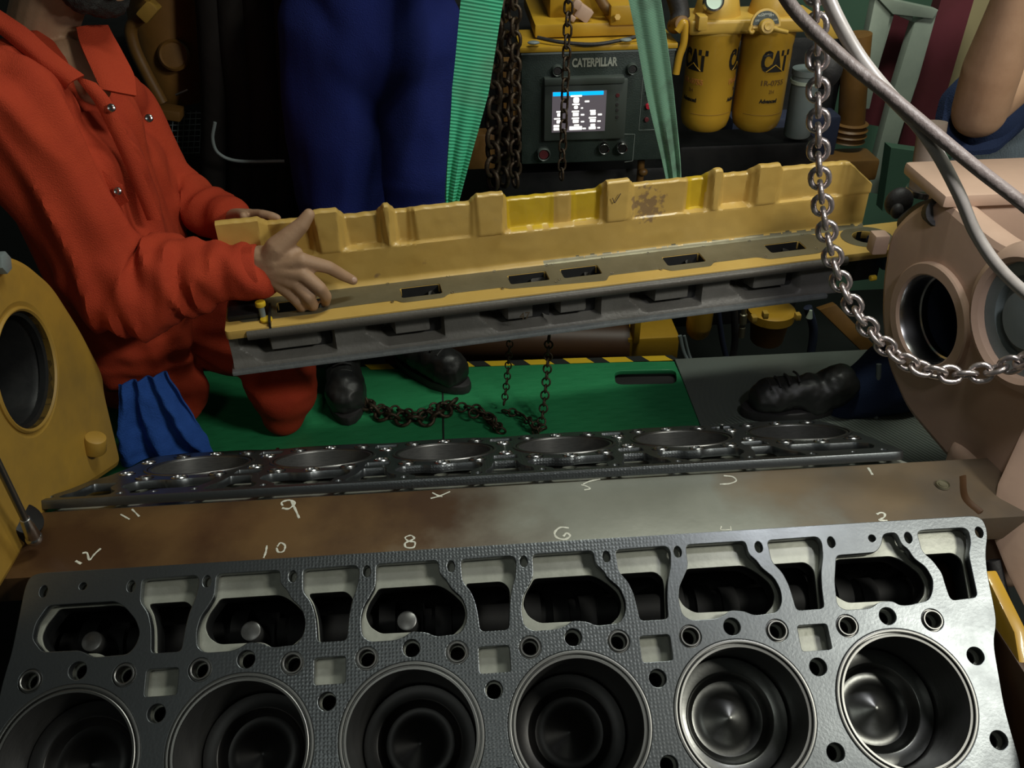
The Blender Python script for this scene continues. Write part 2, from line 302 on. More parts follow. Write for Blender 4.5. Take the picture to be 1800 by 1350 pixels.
def grid(bm, rows, uvs=None):
    vs = [[bm.verts.new(p) for p in r] for r in rows]; fs = []
    lay = bm.loops.layers.uv.verify() if uvs else None
    for i in range(len(vs)-1):
        for j in range(len(vs[0])-1):
            f = bm.faces.new((vs[i][j], vs[i][j+1], vs[i+1][j+1], vs[i+1][j])); fs.append(f)
            if uvs:
                for l, (a, b) in zip(f.loops, ((i, j), (i, j+1), (i+1, j+1), (i+1, j))): l[lay].uv = uvs[a][b]
    return fs
def solid(bm, th):
    bmesh.ops.recalc_face_normals(bm, faces=bm.faces); bm.normal_update(); bmesh.ops.solidify(bm, geom=bm.faces[:], thickness=th)
def eval_mesh(o):
    dg = bpy.context.evaluated_depsgraph_get(); me = bpy.data.meshes.new_from_object(o.evaluated_get(dg)); return me
def rounded(poly, r=0.006, k=4):
    out = []; n = len(poly)
    for i in range(n):
        p, a, b = V(poly[i]), V(poly[i-1]), V(poly[(i+1) % n])
        da, db = (a-p), (b-p); ra = min(r, da.length*0.45); rb = min(r, db.length*0.45)
        A, Bb = p+da.normalized()*ra, p+db.normalized()*rb
        for j in range(k+1):
            t = j/k; out.append(tuple((A*(1-t)**2 + p*2*t*(1-t) + Bb*t*t)))
    return out
def plate(name, outer, holes, thick, m, mx, parent=None, bevel=0.0008, rot=0):
    """flat plate with holes; local z=0 is its top face"""
    cu = bpy.data.curves.new(name, 'CURVE'); cu.dimensions = '2D'; cu.fill_mode = 'BOTH'
    cu.extrude = max(thick/2-bevel, 0.0001); cu.bevel_depth = bevel; cu.bevel_resolution = 1; cu.offset = -bevel
    for pl in [outer]+list(holes):
        s = cu.splines.new('POLY'); s.points.add(len(pl)-1)
        for q, p in zip(s.points, pl): q.co = (p[0], p[1], 0, 1)
        s.use_cyclic_u = True
    t = bpy.data.objects.new(name, cu); COL.objects.link(t)
    me = eval_mesh(t); bpy.data.objects.remove(t); me.transform(Matrix.Translation((0, 0, -thick/2)))
    me.materials.clear()
    me.shade_smooth(); me.set_sharp_from_angle(angle=math.radians(38))
    return link_mesh(name, me, m, parent, mx)
def circ(x, y, r, n=32, sx=1, sy=1): return [(x+a*sx, y+b*sy) for a, b in ring_pts(n, r)]
def rrect(x0, y0, x1, y1, r=0.006): return rounded([(x0, y0), (x1, y0), (x1, y1), (x0, y1)], r)
def text(name, s, size, m, mx, parent, depth=0.0006, off=0.0, sx=1.0, space=1.0):
    cu = bpy.data.curves.new(name, 'FONT'); cu.body = s; cu.size = size; cu.extrude = depth; cu.offset = off
    cu.align_x = 'CENTER'; cu.align_y = 'CENTER'; cu.space_character = space; cu.resolution_u = 3
    t = bpy.data.objects.new(name, cu); COL.objects.link(t); me = eval_mesh(t); bpy.data.objects.remove(t)
    me.materials.clear(); me.transform(Matrix.Diagonal((sx, 1, 1, 1)))
    return link_mesh(name, me, m, parent, mx)
def remeshed(bm, voxel, smooth=3):
    me = bpy.data.meshes.new('t'); bm.to_mesh(me); bm.free(); t = bpy.data.objects.new('t', me); COL.objects.link(t)
    md = t.modifiers.new('r', 'REMESH'); md.mode = 'VOXEL'; md.voxel_size = voxel
    m2 = eval_mesh(t); bpy.data.objects.remove(t); b = B(); b.from_mesh(m2)
    for _ in range(smooth): bmesh.ops.smooth_vert(b, verts=b.verts, factor=0.5, use_axis_x=True, use_axis_y=True, use_axis_z=True)
    return b
def limb(bm, pts, n=20):
    """tapered chain of joints [(pos, radius)...]"""
    pts = [(V(p), r) for p, r in pts]
    for p, r in pts:
        q = bmesh.ops.create_uvsphere(bm, u_segments=n, v_segments=n//2, radius=r); bmesh.ops.translate(bm, verts=q['verts'], vec=p)
    for (a, ra), (b, rb) in zip(pts[:-1], pts[1:]):
        if (b-a).length > 1e-4: cyl(bm, a, b, ra, rb, n)
def ellipsoid(bm, c, s, n=24, mx=None):
    q = bmesh.ops.create_uvsphere(bm, u_segments=n, v_segments=n//2, radius=1)
    t = Matrix.Translation(V(c)) @ (mx or Matrix()) @ Matrix.Diagonal((*s, 1)); bmesh.ops.transform(bm, matrix=t, verts=q['verts'])
def link_bm(L=0.024, W=0.016, r=0.0035, n=8):
    """one chain link, long axis X, flat in XY; L = pitch"""
    bm = B(); pts = []; h = (W)/2; a = L/2+r-h
    for i in range(9): t = -math.pi/2+math.pi*i/8; pts.append(V((a+h*math.cos(t), h*math.sin(t), 0)))
    for i in range(9): t = math.pi/2+math.pi*i/8; pts.append(V((-a+h*math.cos(t), h*math.sin(t), 0)))
    rings = []
    N_ = len(pts)
    for i, p in enumerate(pts):
        t = (pts[(i+1) % N_]-pts[i-1]).normalized(); u = t.cross(V((0, 0, 1)))
        rings.append([bm.verts.new(p+u*x*r+V((0, 0, 1))*y*r) for x, y in ring_pts(n, 1)])
    for i in range(N_):
        a_, b_ = rings[i], rings[(i+1) % N_]
        for k in range(n): j = (k+1) % n; bm.faces.new((a_[k], a_[j], b_[j], b_[k]))
    return bm
def chain(name, label, pts, pitch, wire, m, width=None, group=None, twist=0.0, maxn=100, ref=V((0.5, -1, 0.2))):
    P = smooth_path(pts, 24)
    d = [0]
    for a, b in zip(P[:-1], P[1:]): d.append(d[-1]+(b-a).length)
    n = int(d[-1]/pitch)
    root = thing(name, label, 'chain', P[0], group)
    bm = link_bm(pitch, width or wire*4.2, wire/2)
    me = bpy.data.meshes.new('link'); bm.to_mesh(me); bm.free(); me.shade_smooth(); me.materials.append(m)
    def pos(s):
        s = min(max(s, 0), d[-1]-1e-6); i = next(k for k in range(len(d)-1) if d[k+1] > s); t = (s-d[i])/(d[i+1]-d[i]); return P[i].lerp(P[i+1], t)
    for i in range(min(n, maxn)):
        c = pos((i+0.5)*pitch); t = (pos((i+0.5)*pitch+pitch/2)-pos((i+0.5)*pitch-pitch/2)).normalized()
        u = (ref - t*ref.dot(t)).normalized(); v = t.cross(u)
        a = math.pi/4 + (math.pi/2 if i % 2 else 0) + twist*i
        y = u*math.cos(a)+v*math.sin(a); z = t.cross(y)
        mx = Matrix((t, y, z)).transposed().to_4x4(); mx.translation = c
        o = bpy.data.objects.new('link', me); COL.objects.link(o); o.matrix_world = mx; o.parent = root; o.matrix_parent_inverse = Matrix.Translation(-P[0])
    return root
# ================================================================== the open engine
C30, S30 = math.cos(math.pi/6), math.sin(math.pi/6)
BY, PITCH, XM = 0.3092, 0.236, -0.0915
def bank_mx(far):
    m = Matrix(((1, 0, 0, 0), (0, C30, -S30, -BY), (0, S30, C30, 0), (0, 0, 0, 1)))
    if far: m = Matrix.Translation((2*XM, 0, 0)) @ Matrix.Rotation(math.pi, 4, 'Z') @ m
    return m
NEAR, FAR = bank_mx(False), bank_mx(True)
BORES = [(5-2*i)/2*PITCH-0.118 for i in range(6)]      # 0.472 ... -0.708
def mm(pl, x0, r=0.007): return rounded([(x0+a/1000, b/1000) for a, b in pl], r)
A_P = [(-48, 246), (45, 246), (46, 226), (57, 215), (62, 204), (79, 187), (85, 168), (83, 150), (73, 136), (38, 134), (25, 141), (3, 144), (-7, 137), (-20, 133), (-57, 133), (-69, 142), (-71, 165), (-67, 184), (-59, 196), (-49, 213)]
A_B = [(-47, 214), (40, 214), (52, 209), (66, 198), (79, 184), (83, 167), (77, 150), (60, 136), (38, 135), (20, 146), (-44, 147), (-60, 158), (-67, 175), (-62, 192), (-52, 206)]
B_P = [(79, 245), (158, 246), (163, 238), (160, 215), (152, 192), (148, 170), (145, 137), (103, 137), (101, 160), (99, 176), (93, 195), (80, 212)]
B_B = [(83, 213), (140, 213), (150, 203), (151, 192), (145, 137), (103, 137), (101, 160), (99, 176), (93, 197)]
A_P_first = [(-55, 215), (8, 216), (20, 228), (26, 244), (47, 245), (51, 225), (59, 218), (64, 203), (79, 189), (85, 170), (80, 153), (71, 139), (38, 134), (24, 135), (15, 142), (-5, 142), (-19, 133), (-60, 133), (-70, 141), (-66, 176), (-59, 200)]
A_P_last = [(-52, 215), (44, 215), (60, 204), (76, 186), (84, 167), (80, 150), (70, 138), (22, 137), (2, 148), (-51, 149), (-68, 169), (-66, 191)]
B_P_first = [(80, 243), (90, 246), (155, 246), (162, 240), (160, 222), (151, 203), (146, 139), (104, 137), (102, 160), (102, 178), (93, 198), (80, 213)]
BOLTS = [(2, 120), (118, 55), (118, -60), (2, -120)]
FERR = [(-62, 110), (68, 110), (-62, -112), (68, -112)]
def lip_plate(far):
    mx = FAR if far else NEAR
    where = ('far bank, seen nearly edge-on' if far else 'near bank, in the foreground')
    root = thing('spacer_plate', 'grey machined spacer plate full of ports on the '+where, 'engine plate', mx.translation)
    out = [(661, 264), (664, 236), (650, 205), (643, 170), (640, 130), (636, 100), (622, 72), (611, -20), (611, -100), (600, -140), (560, -157)]
    for i, b in enumerate(BORES):
        x = b*1000
        out += [(x+60, -160), (x-60, -160), (x-90, -146), (x-140, -146)] if i < 5 else [(x+60, -160), (x-60, -160)]
    out += [(-800, -140), (-812, -100), (-812, 0), (-809, 99), (-806, 125), (-802, 151), (-798, 249), (-789, 264)]
    outer = rounded([(a/1000, b/1000) for a, b in out], 0.02, 4)
    holes = []; bl = []
    for i, x in enumerate(BORES):
        holes.append(circ(x, 0, 0.1020, 72))
        holes.append(mm(A_P_first if i == 0 else A_P_last if i == 5 else A_P, x))
        holes.append(mm(B_P_first if i == 0 else B_P, x))
        holes.append(circ(x-0.062 if i else x-0.058, 0.236, 0.0058, 20, 1, 1.5)); holes.append(circ(x+0.064, 0.2355, 0.0058, 20, 1, 1.5))
        for a, b in BOLTS: holes.append(circ(x+a/1000, b/1000, 0.0125, 28))
        for a, b in FERR: holes.append(circ(x+a/1000, b/1000, 0.0165, 28))
        if i > 0: holes.append(rrect(x+0.099, 0.078, x+0.144, 0.115, 0.005)); holes.append(rrect(x+0.099, -0.122, x+0.144, -0.085, 0.005))
        if i == 5: holes.append(circ(x-0.006, 0.240, 0.0055, 20))
    holes.append(circ(BORES[0]+0.178, 0.237, 0.0062, 20, 1, 1.4)); holes.append(circ(BORES[0]+0.007, 0.238, 0.0055, 20))
    holes = [h for h in holes if h]
    plate('plate_face', outer, holes, 0.015, M['plate'], mx, root, 0.0010)
    for x in BORES:
        for a, b in FERR:
            bm = B(); lathe(bm, [(0.0115, -0.012), (0.0115, 0.0022), (0.0125, 0.003), (0.0140, 0.003), (0.0148, 0.002), (0.0148, -0.003), (0.0163, -0.003), (0.0163, -0.012)], None, 28)
            obj('ferrule', bm, M['steel'] if far else M['liner'], root, mx @ Matrix.Translation((x+a/1000, b/1000, 0)))
    if far:
        for x in BORES:      # the raised edge beads of the seals that catch the light
            for (a, b) in BOLTS:
                bm = B(); lathe(bm, [(0.0122, 0), (0.0125, 0.0018), (0.0140, 0.0018), (0.0152, 0)], None, 28)
                obj('seal_ring', bm, M['steel'], root, mx @ Matrix.Translation((x+a/1000, b/1000, 0)))
    return root
def rough_block():
    root = thing('engine_block', 'opened twelve-cylinder engine block with two tilted banks of bores filling the foreground', 'engine block', (XM, 0, 0))
    for far in (0, 1):
        mx = FAR if far else NEAR
        outer = [(0.645, 0.262), (0.640, 0.10), (0.622, 0.06), (0.611, -0.158), (-0.812, -0.158), (-0.806, 0.262)]
        holes = []
        for i, x in enumerate(BORES):
            holes.append(circ(x, 0, 0.0995, 64)); holes.append(mm(A_B, x)); holes.append(mm(B_B, x))
            for a, b in BOLTS: holes.append(circ(x+a/1000, b/1000, 0.0105, 20))
            for a, b in FERR: holes.append(circ(x+a/1000, b/1000, 0.0105, 20))
        plate('bank_deck', outer, holes, 0.004, M['deck'], mx @ Matrix.Translation((0, 0, -0.0232)), root, 0.0004)
        plate('bank_casting', outer, holes, 0.033, M['dark'], mx @ Matrix.Translation((0, 0, -0.0274)), root, 0.0008)
        bm = B()      # the crankcase below, a closed trough
        x0, x1, v0, v1, zt, zb = -0.812, 0.645, -0.158, 0.262, -0.061, -0.36
        vs = [bm.verts.new(p) for p in ((x0, v0, zt), (x1, v0, zt), (x1, v1, zt), (x0, v1, zt), (x0, v0, zb), (x1, v0, zb), (x1, v1-0.10, zb), (x0, v1-0.10, zb))]
        for f in ((4, 5, 6, 7), (0, 1, 5, 4), (2, 3, 7, 6), (1, 2, 6, 5), (3, 0, 4, 7)): bm.faces.new([vs[k] for k in f])
        obj('crankcase_wall', bm, M['cavity'], root, mx, smooth=False)
        bm = B()      # camshaft with lobes under the tappet windows
        cyl(bm, (-0.80, 0.182, -0.165), (0.63, 0.182, -0.165), 0.024, n=32)
        for x in BORES:
            for dx, ph in ((-0.045, 0.4), (0.0, 1.9), (0.045, 3.3)):
                cyl(bm, (x+dx-0.013, 0.182+0.006*math.cos(ph), -0.165+0.006*math.sin(ph)), (x+dx+0.013, 0.182+0.006*math.cos(ph), -0.165+0.006*math.sin(ph)), 0.034, n=32)
        obj('camshaft', bm, M['cavity'], root, mx)
        for i, x in enumerate(BORES):
            if i in (3, 4, 5) and not far:
                bm = B(); cyl(bm, (x-0.008, 0.165, -0.13), (x-0.008, 0.170, -0.058), 0.0155, n=28, round_=0.003)
                obj('tappet', bm, M['bore'], root, mx)
    # valley cover between the banks
    bm = B(); box(bm, (XM+0.03, 0, 0.090), (1.68, 0.144, 0.05)); 
    obj('valley_plate', bm, M['valley'], root, bevel=0.003)
    # the outer flank below the far and near decks
    for sgn in (1, -1):
        bm = B(); ys = sgn*(BY+0.158*C30-0.01)
        box(bm, (XM, ys+sgn*0.004, -0.165), (1.42, 0.03, 0.12)); obj('side_rail', bm, M['dark'], root, bevel=0.006)
    bm = B(); c = atz(1657, 853, 0.116); lathe(bm, [(0, 0.002), (0.004, 0.003), (0.006, 0.003), (0.007, 0.001), (0.009, 0.001), (0.0105, 0.0035), (0.012, 0)], Matrix.Translation(c), 24)
    obj('plug_screw', bm, M['machined'], root)
    # joint line and lug at the right end of the valley
    bm = B(); a, b = atz(1668, 850, 0.1155), atz(1722, 903, 0.1155); a2 = atz(1690, 838, 0.1155)
    tube(bm, [a2, (a+b)/2, b], 0.008, ry=0.25, n=8); obj('joint_bead', bm, M['rail'], root)
    # chalked numbers
    def chalk(strokes, wd=0.0016, lab=None):
        bm = B()
        for s in strokes:
            P = smooth_path([atz(x, y, 0.1154) for x, y in s], 5); P = [p+V((0, 0, 0)) for p in P]
            L, R = [], []
            for k, p in enumerate(P):
                t = (P[min(k+1, len(P)-1)]-P[max(k-1, 0)]).normalized(); n_ = V((-t.y, t.x, 0)); q = wd*(0.75+0.5*noise.noise(p*300))
                L.append(p+n_*q); R.append(p-n_*q)
            grid(bm, [L, [ (l+r)/2+V((0, 0, 0.0005)) for l, r in zip(L, R)], R])
        o = obj('chalk_mark', bm, M['chalk'], root); o['label'] = lab
    chalk([[(212, 904), (228, 913)], [(232, 895), (245, 908)]], 0.0018, 'chalked 11')
    chalk([[(497, 889), (495, 883), (508, 879), (518, 884), (508, 894), (496, 893)], [(512, 881), (518, 893), (526, 911)]], 0.0022, 'chalked 9')
    chalk([[(757, 876), (772, 872), (791, 864)], [(760, 866), (770, 871), (778, 873)]], 0.0018, 'chalked 7')
    chalk([[(1022, 852), (1032, 855), (1037, 859), (1027, 861)], [(1025, 851), (1036, 846), (1055, 842)]], 0.0018, 'chalked 5')
    chalk([[(1272, 836), (1288, 838), (1294, 845), (1282, 850), (1265, 851)]], 0.0018, 'chalked 3')
    chalk([[(1526, 822), (1534, 835)]], 0.0028, 'chalked 1')
    chalk([[(133, 986), (143, 991)], [(145, 972), (153, 972), (157, 984), (166, 974), (177, 964)]], 0.0022, 'chalked 12')
    chalk([[(469, 959), (467, 971), (463, 981)], [(487, 961), (493, 954), (501, 959), (498, 969), (489, 970), (486, 963)]], 0.0019, 'chalked 10')
    chalk([[(729, 946), (722, 941), (712, 945), (718, 951), (729, 953), (727, 962), (714, 962), (712, 955), (722, 950), (729, 946)]], 0.0019, 'chalked 8')
    chalk([[(1000, 928), (985, 927), (975, 936), (979, 945), (993, 948), (1002, 942), (996, 937), (990, 943)]], 0.0022, 'chalked 6')
    chalk([[(1268, 925), (1267, 931), (1283, 931)], [(1284, 925), (1285, 935)]], 0.0014, 'faint chalked 4')
    chalk([[(1541, 904), (1548, 901), (1555, 903), (1554, 909), (1546, 914), (1560, 915)]], 0.0020, 'chalked 2')
    return root
rough_block()
lip_plate(False); lip_plate(True)
LINER_POS = ['first from the right', 'second from the right', 'third from the right', 'third from the left', 'second from the left', 'first from the left']
def liners():
    depth = [0.105, 0.085, 0.16, 0.17, 0.13, 0.085]
    fdepth = [0.055, 0.05, 0.075, 0.06, 0.05, 0.06]
    lm = None; pm = None
    for far in (0, 1):
        mx = FAR if far else NEAR
        for i, x in enumerate(BORES):
            k = i if not far else 5-i
            r = thing('cylinder_liner', 'steel-rimmed cylinder liner, %s in the %s row' % (LINER_POS[k], 'far' if far else 'near'), 'cylinder liner', mx @ V((x, 0, 0)), 'liners in the %s bank' % ('far' if far else 'near'))
            bm = B(); lathe(bm, [(0.1018, -0.012), (0.1018, 0.0004), (0.1010, 0.0016), (0.0985, 0.0022), (0.0968, 0.0016), (0.0966, -0.0060), (0.0948, -0.0060), (0.0945, 0.0002), (0.0935, 0.0008), (0.0905, 0.0004), (0.0900, -0.001)], None, 96)
            obj('liner_rim', bm, M['liner'], r, mx @ Matrix.Translation((x, 0, 0)))
            bm = B(); lathe(bm, [(0.0900, -0.001), (0.0898, -0.02), (0.0895, -0.26), (0.094, -0.26), (0.0945, -0.012), (0.1015, -0.012)], None, 96)
            obj('bore_wall', bm, M['bore'], r, mx @ Matrix.Translation((x, 0, 0)))
            d = (fdepth[k] if far else depth[i])
            p = thing('piston', 'grey bowl-topped piston down inside the liner %s in the %s row' % (LINER_POS[k], 'far' if far else 'near'), 'piston', mx @ V((x, 0, -d)), 'pistons in the %s bank' % ('far' if far else 'near'))
            bm = B(); lathe(bm, [(0, -0.0035), (0.004, -0.0045), (0.02, -0.0095), (0.036, -0.0165), (0.046, -0.0195), (0.054, -0.0180), (0.061, -0.0100), (0.0645, -0.0015), (0.067, 0.0), (0.0865, 0.0), (0.0882, -0.0015), (0.0884, -0.012), (0.0862, -0.012), (0.0862, -0.016), (0.0884, -0.016), (0.0884, -0.06)], None, 96)
            obj('crown', bm, M['piston'] if (far or i < 2) else M['piston_shaded'], p, mx @ Matrix.Translation((x, 0, -d)))
liners()
# ------------------------------------------------------------------ end housings
def outline_plate(name, pts, thick, m, mx, parent, holes=(), bevel=0.006): return plate(name, rounded(pts, 0.03, 5), holes, thick, m, mx, parent, bevel)
def ring(name, r0, r1, h, m, mx, parent):
    bm = B(); lathe(bm, [(r1, -0.012), (r1, h-0.003), (r1-0.003, h), (r0+0.003, h), (r0, h-0.003), (r0, -0.05)], None, 64); return obj(name, bm, m, parent, mx)
def left_housing():
    r = thing('end_housing', 'mottled yellow end housing with a dark round opening at the left edge', 'engine housing', (-0.85, 0.19, 0.14))
    # local: X = world y, Y = world z, Z = world +x
    mx = Matrix(((0, 0, 1, -0.835), (1, 0, 0, 0), (0, 1, 0, 0), (0, 0, 0, 1)))
    pts = [(-0.16, 0.12), (-0.13, 0.46), (0.05, 0.545), (0.229, 0.509), (0.300, 0.455), (0.361, 0.377), (0.405, 0.26), (0.434, 0.14), (0.415, 0.11), (0.40, 0.03), (0.385, -0.05), (0.24, 0.02), (0.09, 0.10)]
    outline_plate('housing_face', pts, 0.05, M['yellow_old'], mx, r, [circ(0.186, 0.318, 0.098, 56)], 0.012)
    ring('port_rim', 0.0945, 0.102, 0.003, M['yellow_old'], mx @ Matrix.Translation((0.186, 0.318, 0)), r)
    bm = B(); lathe(bm, [(0.0945, 0.0), (0.0945, -0.010), (0.088, -0.012), (0.088, -0.022), (0.092, -0.024), (0.087, -0.034), (0.087, -0.16), (0, -0.16)], mx @ Matrix.Translation((0.186, 0.318, 0)), 64)
    obj('port_bore', bm, M['dark'], r)
    bm = B(); box(bm, (-1.13, 0.13, 0.22), (0.24, 0.44, 0.42)); obj('housing_body', bm, M['yellow_old'], r, bevel=0.04, seg=4)
    bm = B(); cyl(bm, (-0.83, 0.285, 0.07), (-0.818, 0.285, 0.10), 0.022, 0.019, n=28, round_=0.003); obj('boss', bm, M['yellow_old'], r)
    bm = B(); p = atx(3, 462, -0.825); cyl(bm, p-V((0.02, 0, 0)), p+V((0.008, 0, 0)), 0.017, n=6, round_=0.002); obj('bolt', bm, M['grey'], r)
    return r
left_housing()
def right_housing():
    r = thing('end_housing', 'pale tan end housing with a round machined opening at the right', 'engine housing', (0.74, 0.28, 0.12))
    a = math.radians(9)
    c = V((0.72, 0.295, 0.258)); n = V((-math.cos(a), -math.sin(a), 0)); u = V((math.sin(a), -math.cos(a), 0)); w_ = V((0, 0, 1))
    mx = Matrix((u, w_, n)).transposed().to_4x4(); mx.translation = c     # local X toward the camera, Y up, Z out of the face
    def L(px, py):
        p = on(px, py, n, c)-c; return (p.dot(u), p.z)
    hc = L(1636, 562)
    pts = [L(*q) for q in ((1560, 412), (1590, 375), (1628, 350), (1660, 350), (1700, 385), (1760, 430), (1830, 450), (1860, 560), (1850, 700), (1810, 790), (1770, 850), (1700, 850), (1640, 780), (1590, 720), (1556, 640), (1546, 560), (1548, 490))]
    outline_plate('housing_face', pts, 0.05, M['tan'], mx, r, [circ(*hc, 0.086, 56)], 0.014)
    ring('port_rim', 0.083, 0.107, 0.012, M['tan'], mx @ Matrix.Translation((*hc, 0)), r)
    bm = B(); lathe(bm, [(0.083, 0.006), (0.080, -0.002), (0.080, -0.035), (0.077, -0.037), (0.077, -0.05)], mx @ Matrix.Translation((*hc, 0)), 64); obj('port_sleeve', bm, M['steel'], r)
    bm = B(); lathe(bm, [(0.077, -0.05), (0.077, -0.20), (0, -0.20)], mx @ Matrix.Translation((*hc, 0)), 64); obj('port_bore', bm, M['bluegrey'], r)
    h2 = L(1822, 560)
    bm = B(); lathe(bm, [(0.125, -0.02), (0.122, 0.012), (0.112, 0.030), (0.100, 0.036), (0.092, 0.030), (0.090, 0.0)], mx @ Matrix.Translation((*h2, 0)), 64); obj('shaft_cover_rim', bm, M['tan'], r)
    bm = B(); lathe(bm, [(0.091, 0.018), (0.070, 0.016), (0.066, 0.004), (0.050, 0.004), (0.046, 0.022), (0.018, 0.024), (0, 0.024)], mx @ Matrix.Translation((*h2, 0)), 64); obj('shaft_cover', bm, M['grey'], r)
    # body behind the face with its flat top lid
    bm = B(); box(bm, c+V((0.42, -0.12, -0.02)), (0.34, 0.46, 0.30)); obj('housing_body', bm, M['tan'], r, bevel=0.05, seg=4)
    t = [at(1655, 330, 0.40), at(1830, 335, 0.30)]
    bm = B(); q = at(1652, 338, 0.34); box(bm, q+V((0.2, 0.06, -0.010)), (0.40, 0.16, 0.024)); obj('top_lid', bm, M['tan'], r, bevel=0.008)
    bm = B(); box(bm, q+V((0.22, 0.06, -0.07)), (0.34, 0.13, 0.12)); obj('lid_riser', bm, M['tan'], r, bevel=0.02, seg=3)
    bm = B(); box(bm, V((0.82, 0.04, 0.020)), (0.17, 0.24, 0.16)); obj('housing_base', bm, M['tan'], r, bevel=0.03, seg=3)
    bm = B(); box(bm, on(1552, 425, n, c)+n*0.01, (0.03, 0.03, 0.04)); obj('lug', bm, M['tan'], r, bevel=0.004)
    bm = B(); q = on(1539, 488, n, c); cyl(bm, q, q+n*0.012, 0.006, n=12, round_=0.001); obj('bolt', bm, M['yellow_clean'], r)
    return r
right_housing()
# ================================================================== the casting being lifted
J1 = V((-0.4045, 0.57, 0.2295)); AX = V((0.99049, 0.13737, 0.00747)).normalized()
HH = AX.cross(V((0, 0, 1))).normalized(); UP = HH.cross(AX)
MAN = Matrix((AX, HH, UP)).transposed().to_4x4(); MAN.translation = J1      # local x along, y toward the camera, z up
def ss(a, b, x):
    t = min(max((x-a)/(b-a), 0), 1); return t*t*(3-2*t)
def manifold():
    r = thing('engine_casting', 'long yellow ribbed engine casting held up over the walkway in green slings', 'engine casting', J1)
    R, F = -0.020, -0.005
    seg = [(-0.19, -0.108, 0.004, .172), (-0.100, -0.016, R, .163), (-0.008, 0.040, 0.004, .174), (0.050, 0.118, R, .160), (0.126, 0.141, 0.004, .173), (0.150, 0.178, R, .160), (0.186, 0.302, F, .160),
           (0.313, 0.366, 0.006, .173), (0.382, 0.474, R, .160), (0.480, 0.514, -0.016, .159), (0.521, 0.572, R, .159), (0.583, 0.634, 0.006, .173), (0.642, 0.766, F, .162), (0.769, 0.806, R, .163),
           (0.814, 0.836, 0.006, .174), (0.846, 0.906, R, .163), (0.916, 0.968, 0.005, .173), (0.974, 1.12, F-0.003, .163), (1.125, 1.19, 0.004, .160)]
    def prof(x, z):
        d = t = None
        k = 0
        while k < len(seg)-1 and x > (seg[k][1]+seg[k+1][0])/2: k += 1
        x0, x1, dd, tt = seg[k]
        d, t = dd, tt
        for kk in (k-1, k+1):
            if 0 <= kk < len(seg):
                m_ = (seg[min(k, kk)][1]+seg[max(k, kk)][0])/2
                widen = 0.010*max(0, (0.16-z)/0.08) if True else 0
                s = 0.5*(1-ss(0, 0.007+widen*0.6, abs(x-m_)))
                d = d*(1-s)+seg[kk][2]*s; t = t*(1-s*1.0)+seg[kk][3]*s
        s = ss(0.088, 0.074, z)
        zf = 0.5+0.5*math.tanh((0.081-z)/0.0012)
        d = d*(1-zf)
        # small fillet into the shelf
        d += 0.010*max(0, (0.012-z)/0.012)**2
        return d, t
    nx, nz = 560, 54; rows = []; xs = [-0.19+1.38*i/nx for i in range(nx+1)]
    for j in range(nz+1):
        row = []
        for x in xs:
            _, top = prof(x, 0.15)
            top += 0.51*(prof(x, 0.15)[0]-0.012)
            if x > 1.12: top = min(top, 0.162-(x-1.12)*0.85)
            top += 0.0018*noise.noise(V((x*60, 0, 3)))
            z = top*j/nz; d, _ = prof(x, z)
            if j == nz: d -= 0.003
            row.append(V((x, d+0.0006*noise.noise(V((x*40, z*40, 0))), z)))
        rows.append(row)
    rows.append([V((v.x, v.y-0.004, v.z+0.0015)) for v in rows[-1]])
    rows.append([V((v.x, v.y-0.008, v.z-0.001)) for v in rows[-1]])
    rows.append([V((v.x, -0.056, 0.0)) for v in rows[-1]])
    bm = B(); fs = grid(bm, rows); nxx = nx
    vl = list(bm.verts); w_ = nx+1
    bm.verts.ensure_lookup_table()
    for c_ in (0, nx): bm.faces.new([bm.verts[j*w_+c_] for j in range(len(rows))])
    for f in fs:
        c = f.calc_center_median()
        if c.y < -0.010 and c.z > 0.078 and (0.37 < c.x < 0.478 or 0.516 < c.x < 0.577 or 0.766 < c.x < 0.81): f.material_index = 1
        if c.z < 0.008+0.006*noise.noise(V((c.x*60, 1, 1))) and c.x > 0.45: f.material_index = 3
    obj('ribbed_wall', bm, [M['yellow'], M['yellow_clean'], M['rust'], M['machined']], r, MAN)
    # tick written on one rib
    bm = B(); tube(bm, [(0.594, 0.0115, 0.138), (0.598, 0.0115, 0.129), (0.600, 0.0115, 0.128), (0.611, 0.0115, 0.146)], 0.0010, n=6, per=3); obj('pen_tick', bm, M['pen'], r, MAN)
    # shelf with the ports
    ports = [(-0.098, 0.034, -0.012, 0.072), (0.1475, 0.036, 0.219, 0.073), (0.3705, 0.036, 0.442, 0.071), (0.483, 0.036, 0.554, 0.072), (0.708, 0.036, 0.782, 0.073), (0.942, 0.036, 1.014, 0.071)]
    ports = [(p[0]-0.005, p[1]-0.002, p[2]+0.005, p[3]+0.002) for p in ports]
    holes = [rrect(*p, 0.006) for p in ports]; rnd = circ(1.172, 0.052, 0.030, 40)
    plate('port_flange', rounded([(-0.20, -0.004), (1.30, -0.004), (1.30, 0.118), (-0.20, 0.122)], 0.01), holes+[rnd], 0.018, M['yellow'], MAN, r, 0.0012)
    out = [(-0.195, 0.004), (1.05, 0.002), (1.07, 0.02), (1.09, 0.08), (1.03, 0.098), (0.92, 0.098), (0.90, 0.083), (0.80, 0.083), (0.79, 0.097), (0.70, 0.097), (0.69, 0.084), (0.57, 0.084), (0.56, 0.104), (0.36, 0.090), (0.345, 0.080), (0.235, 0.080), (0.225, 0.093), (0.14, 0.093), (0.13, 0.080), (0.0, 0.082), (-0.02, 0.094), (-0.17, 0.094)]
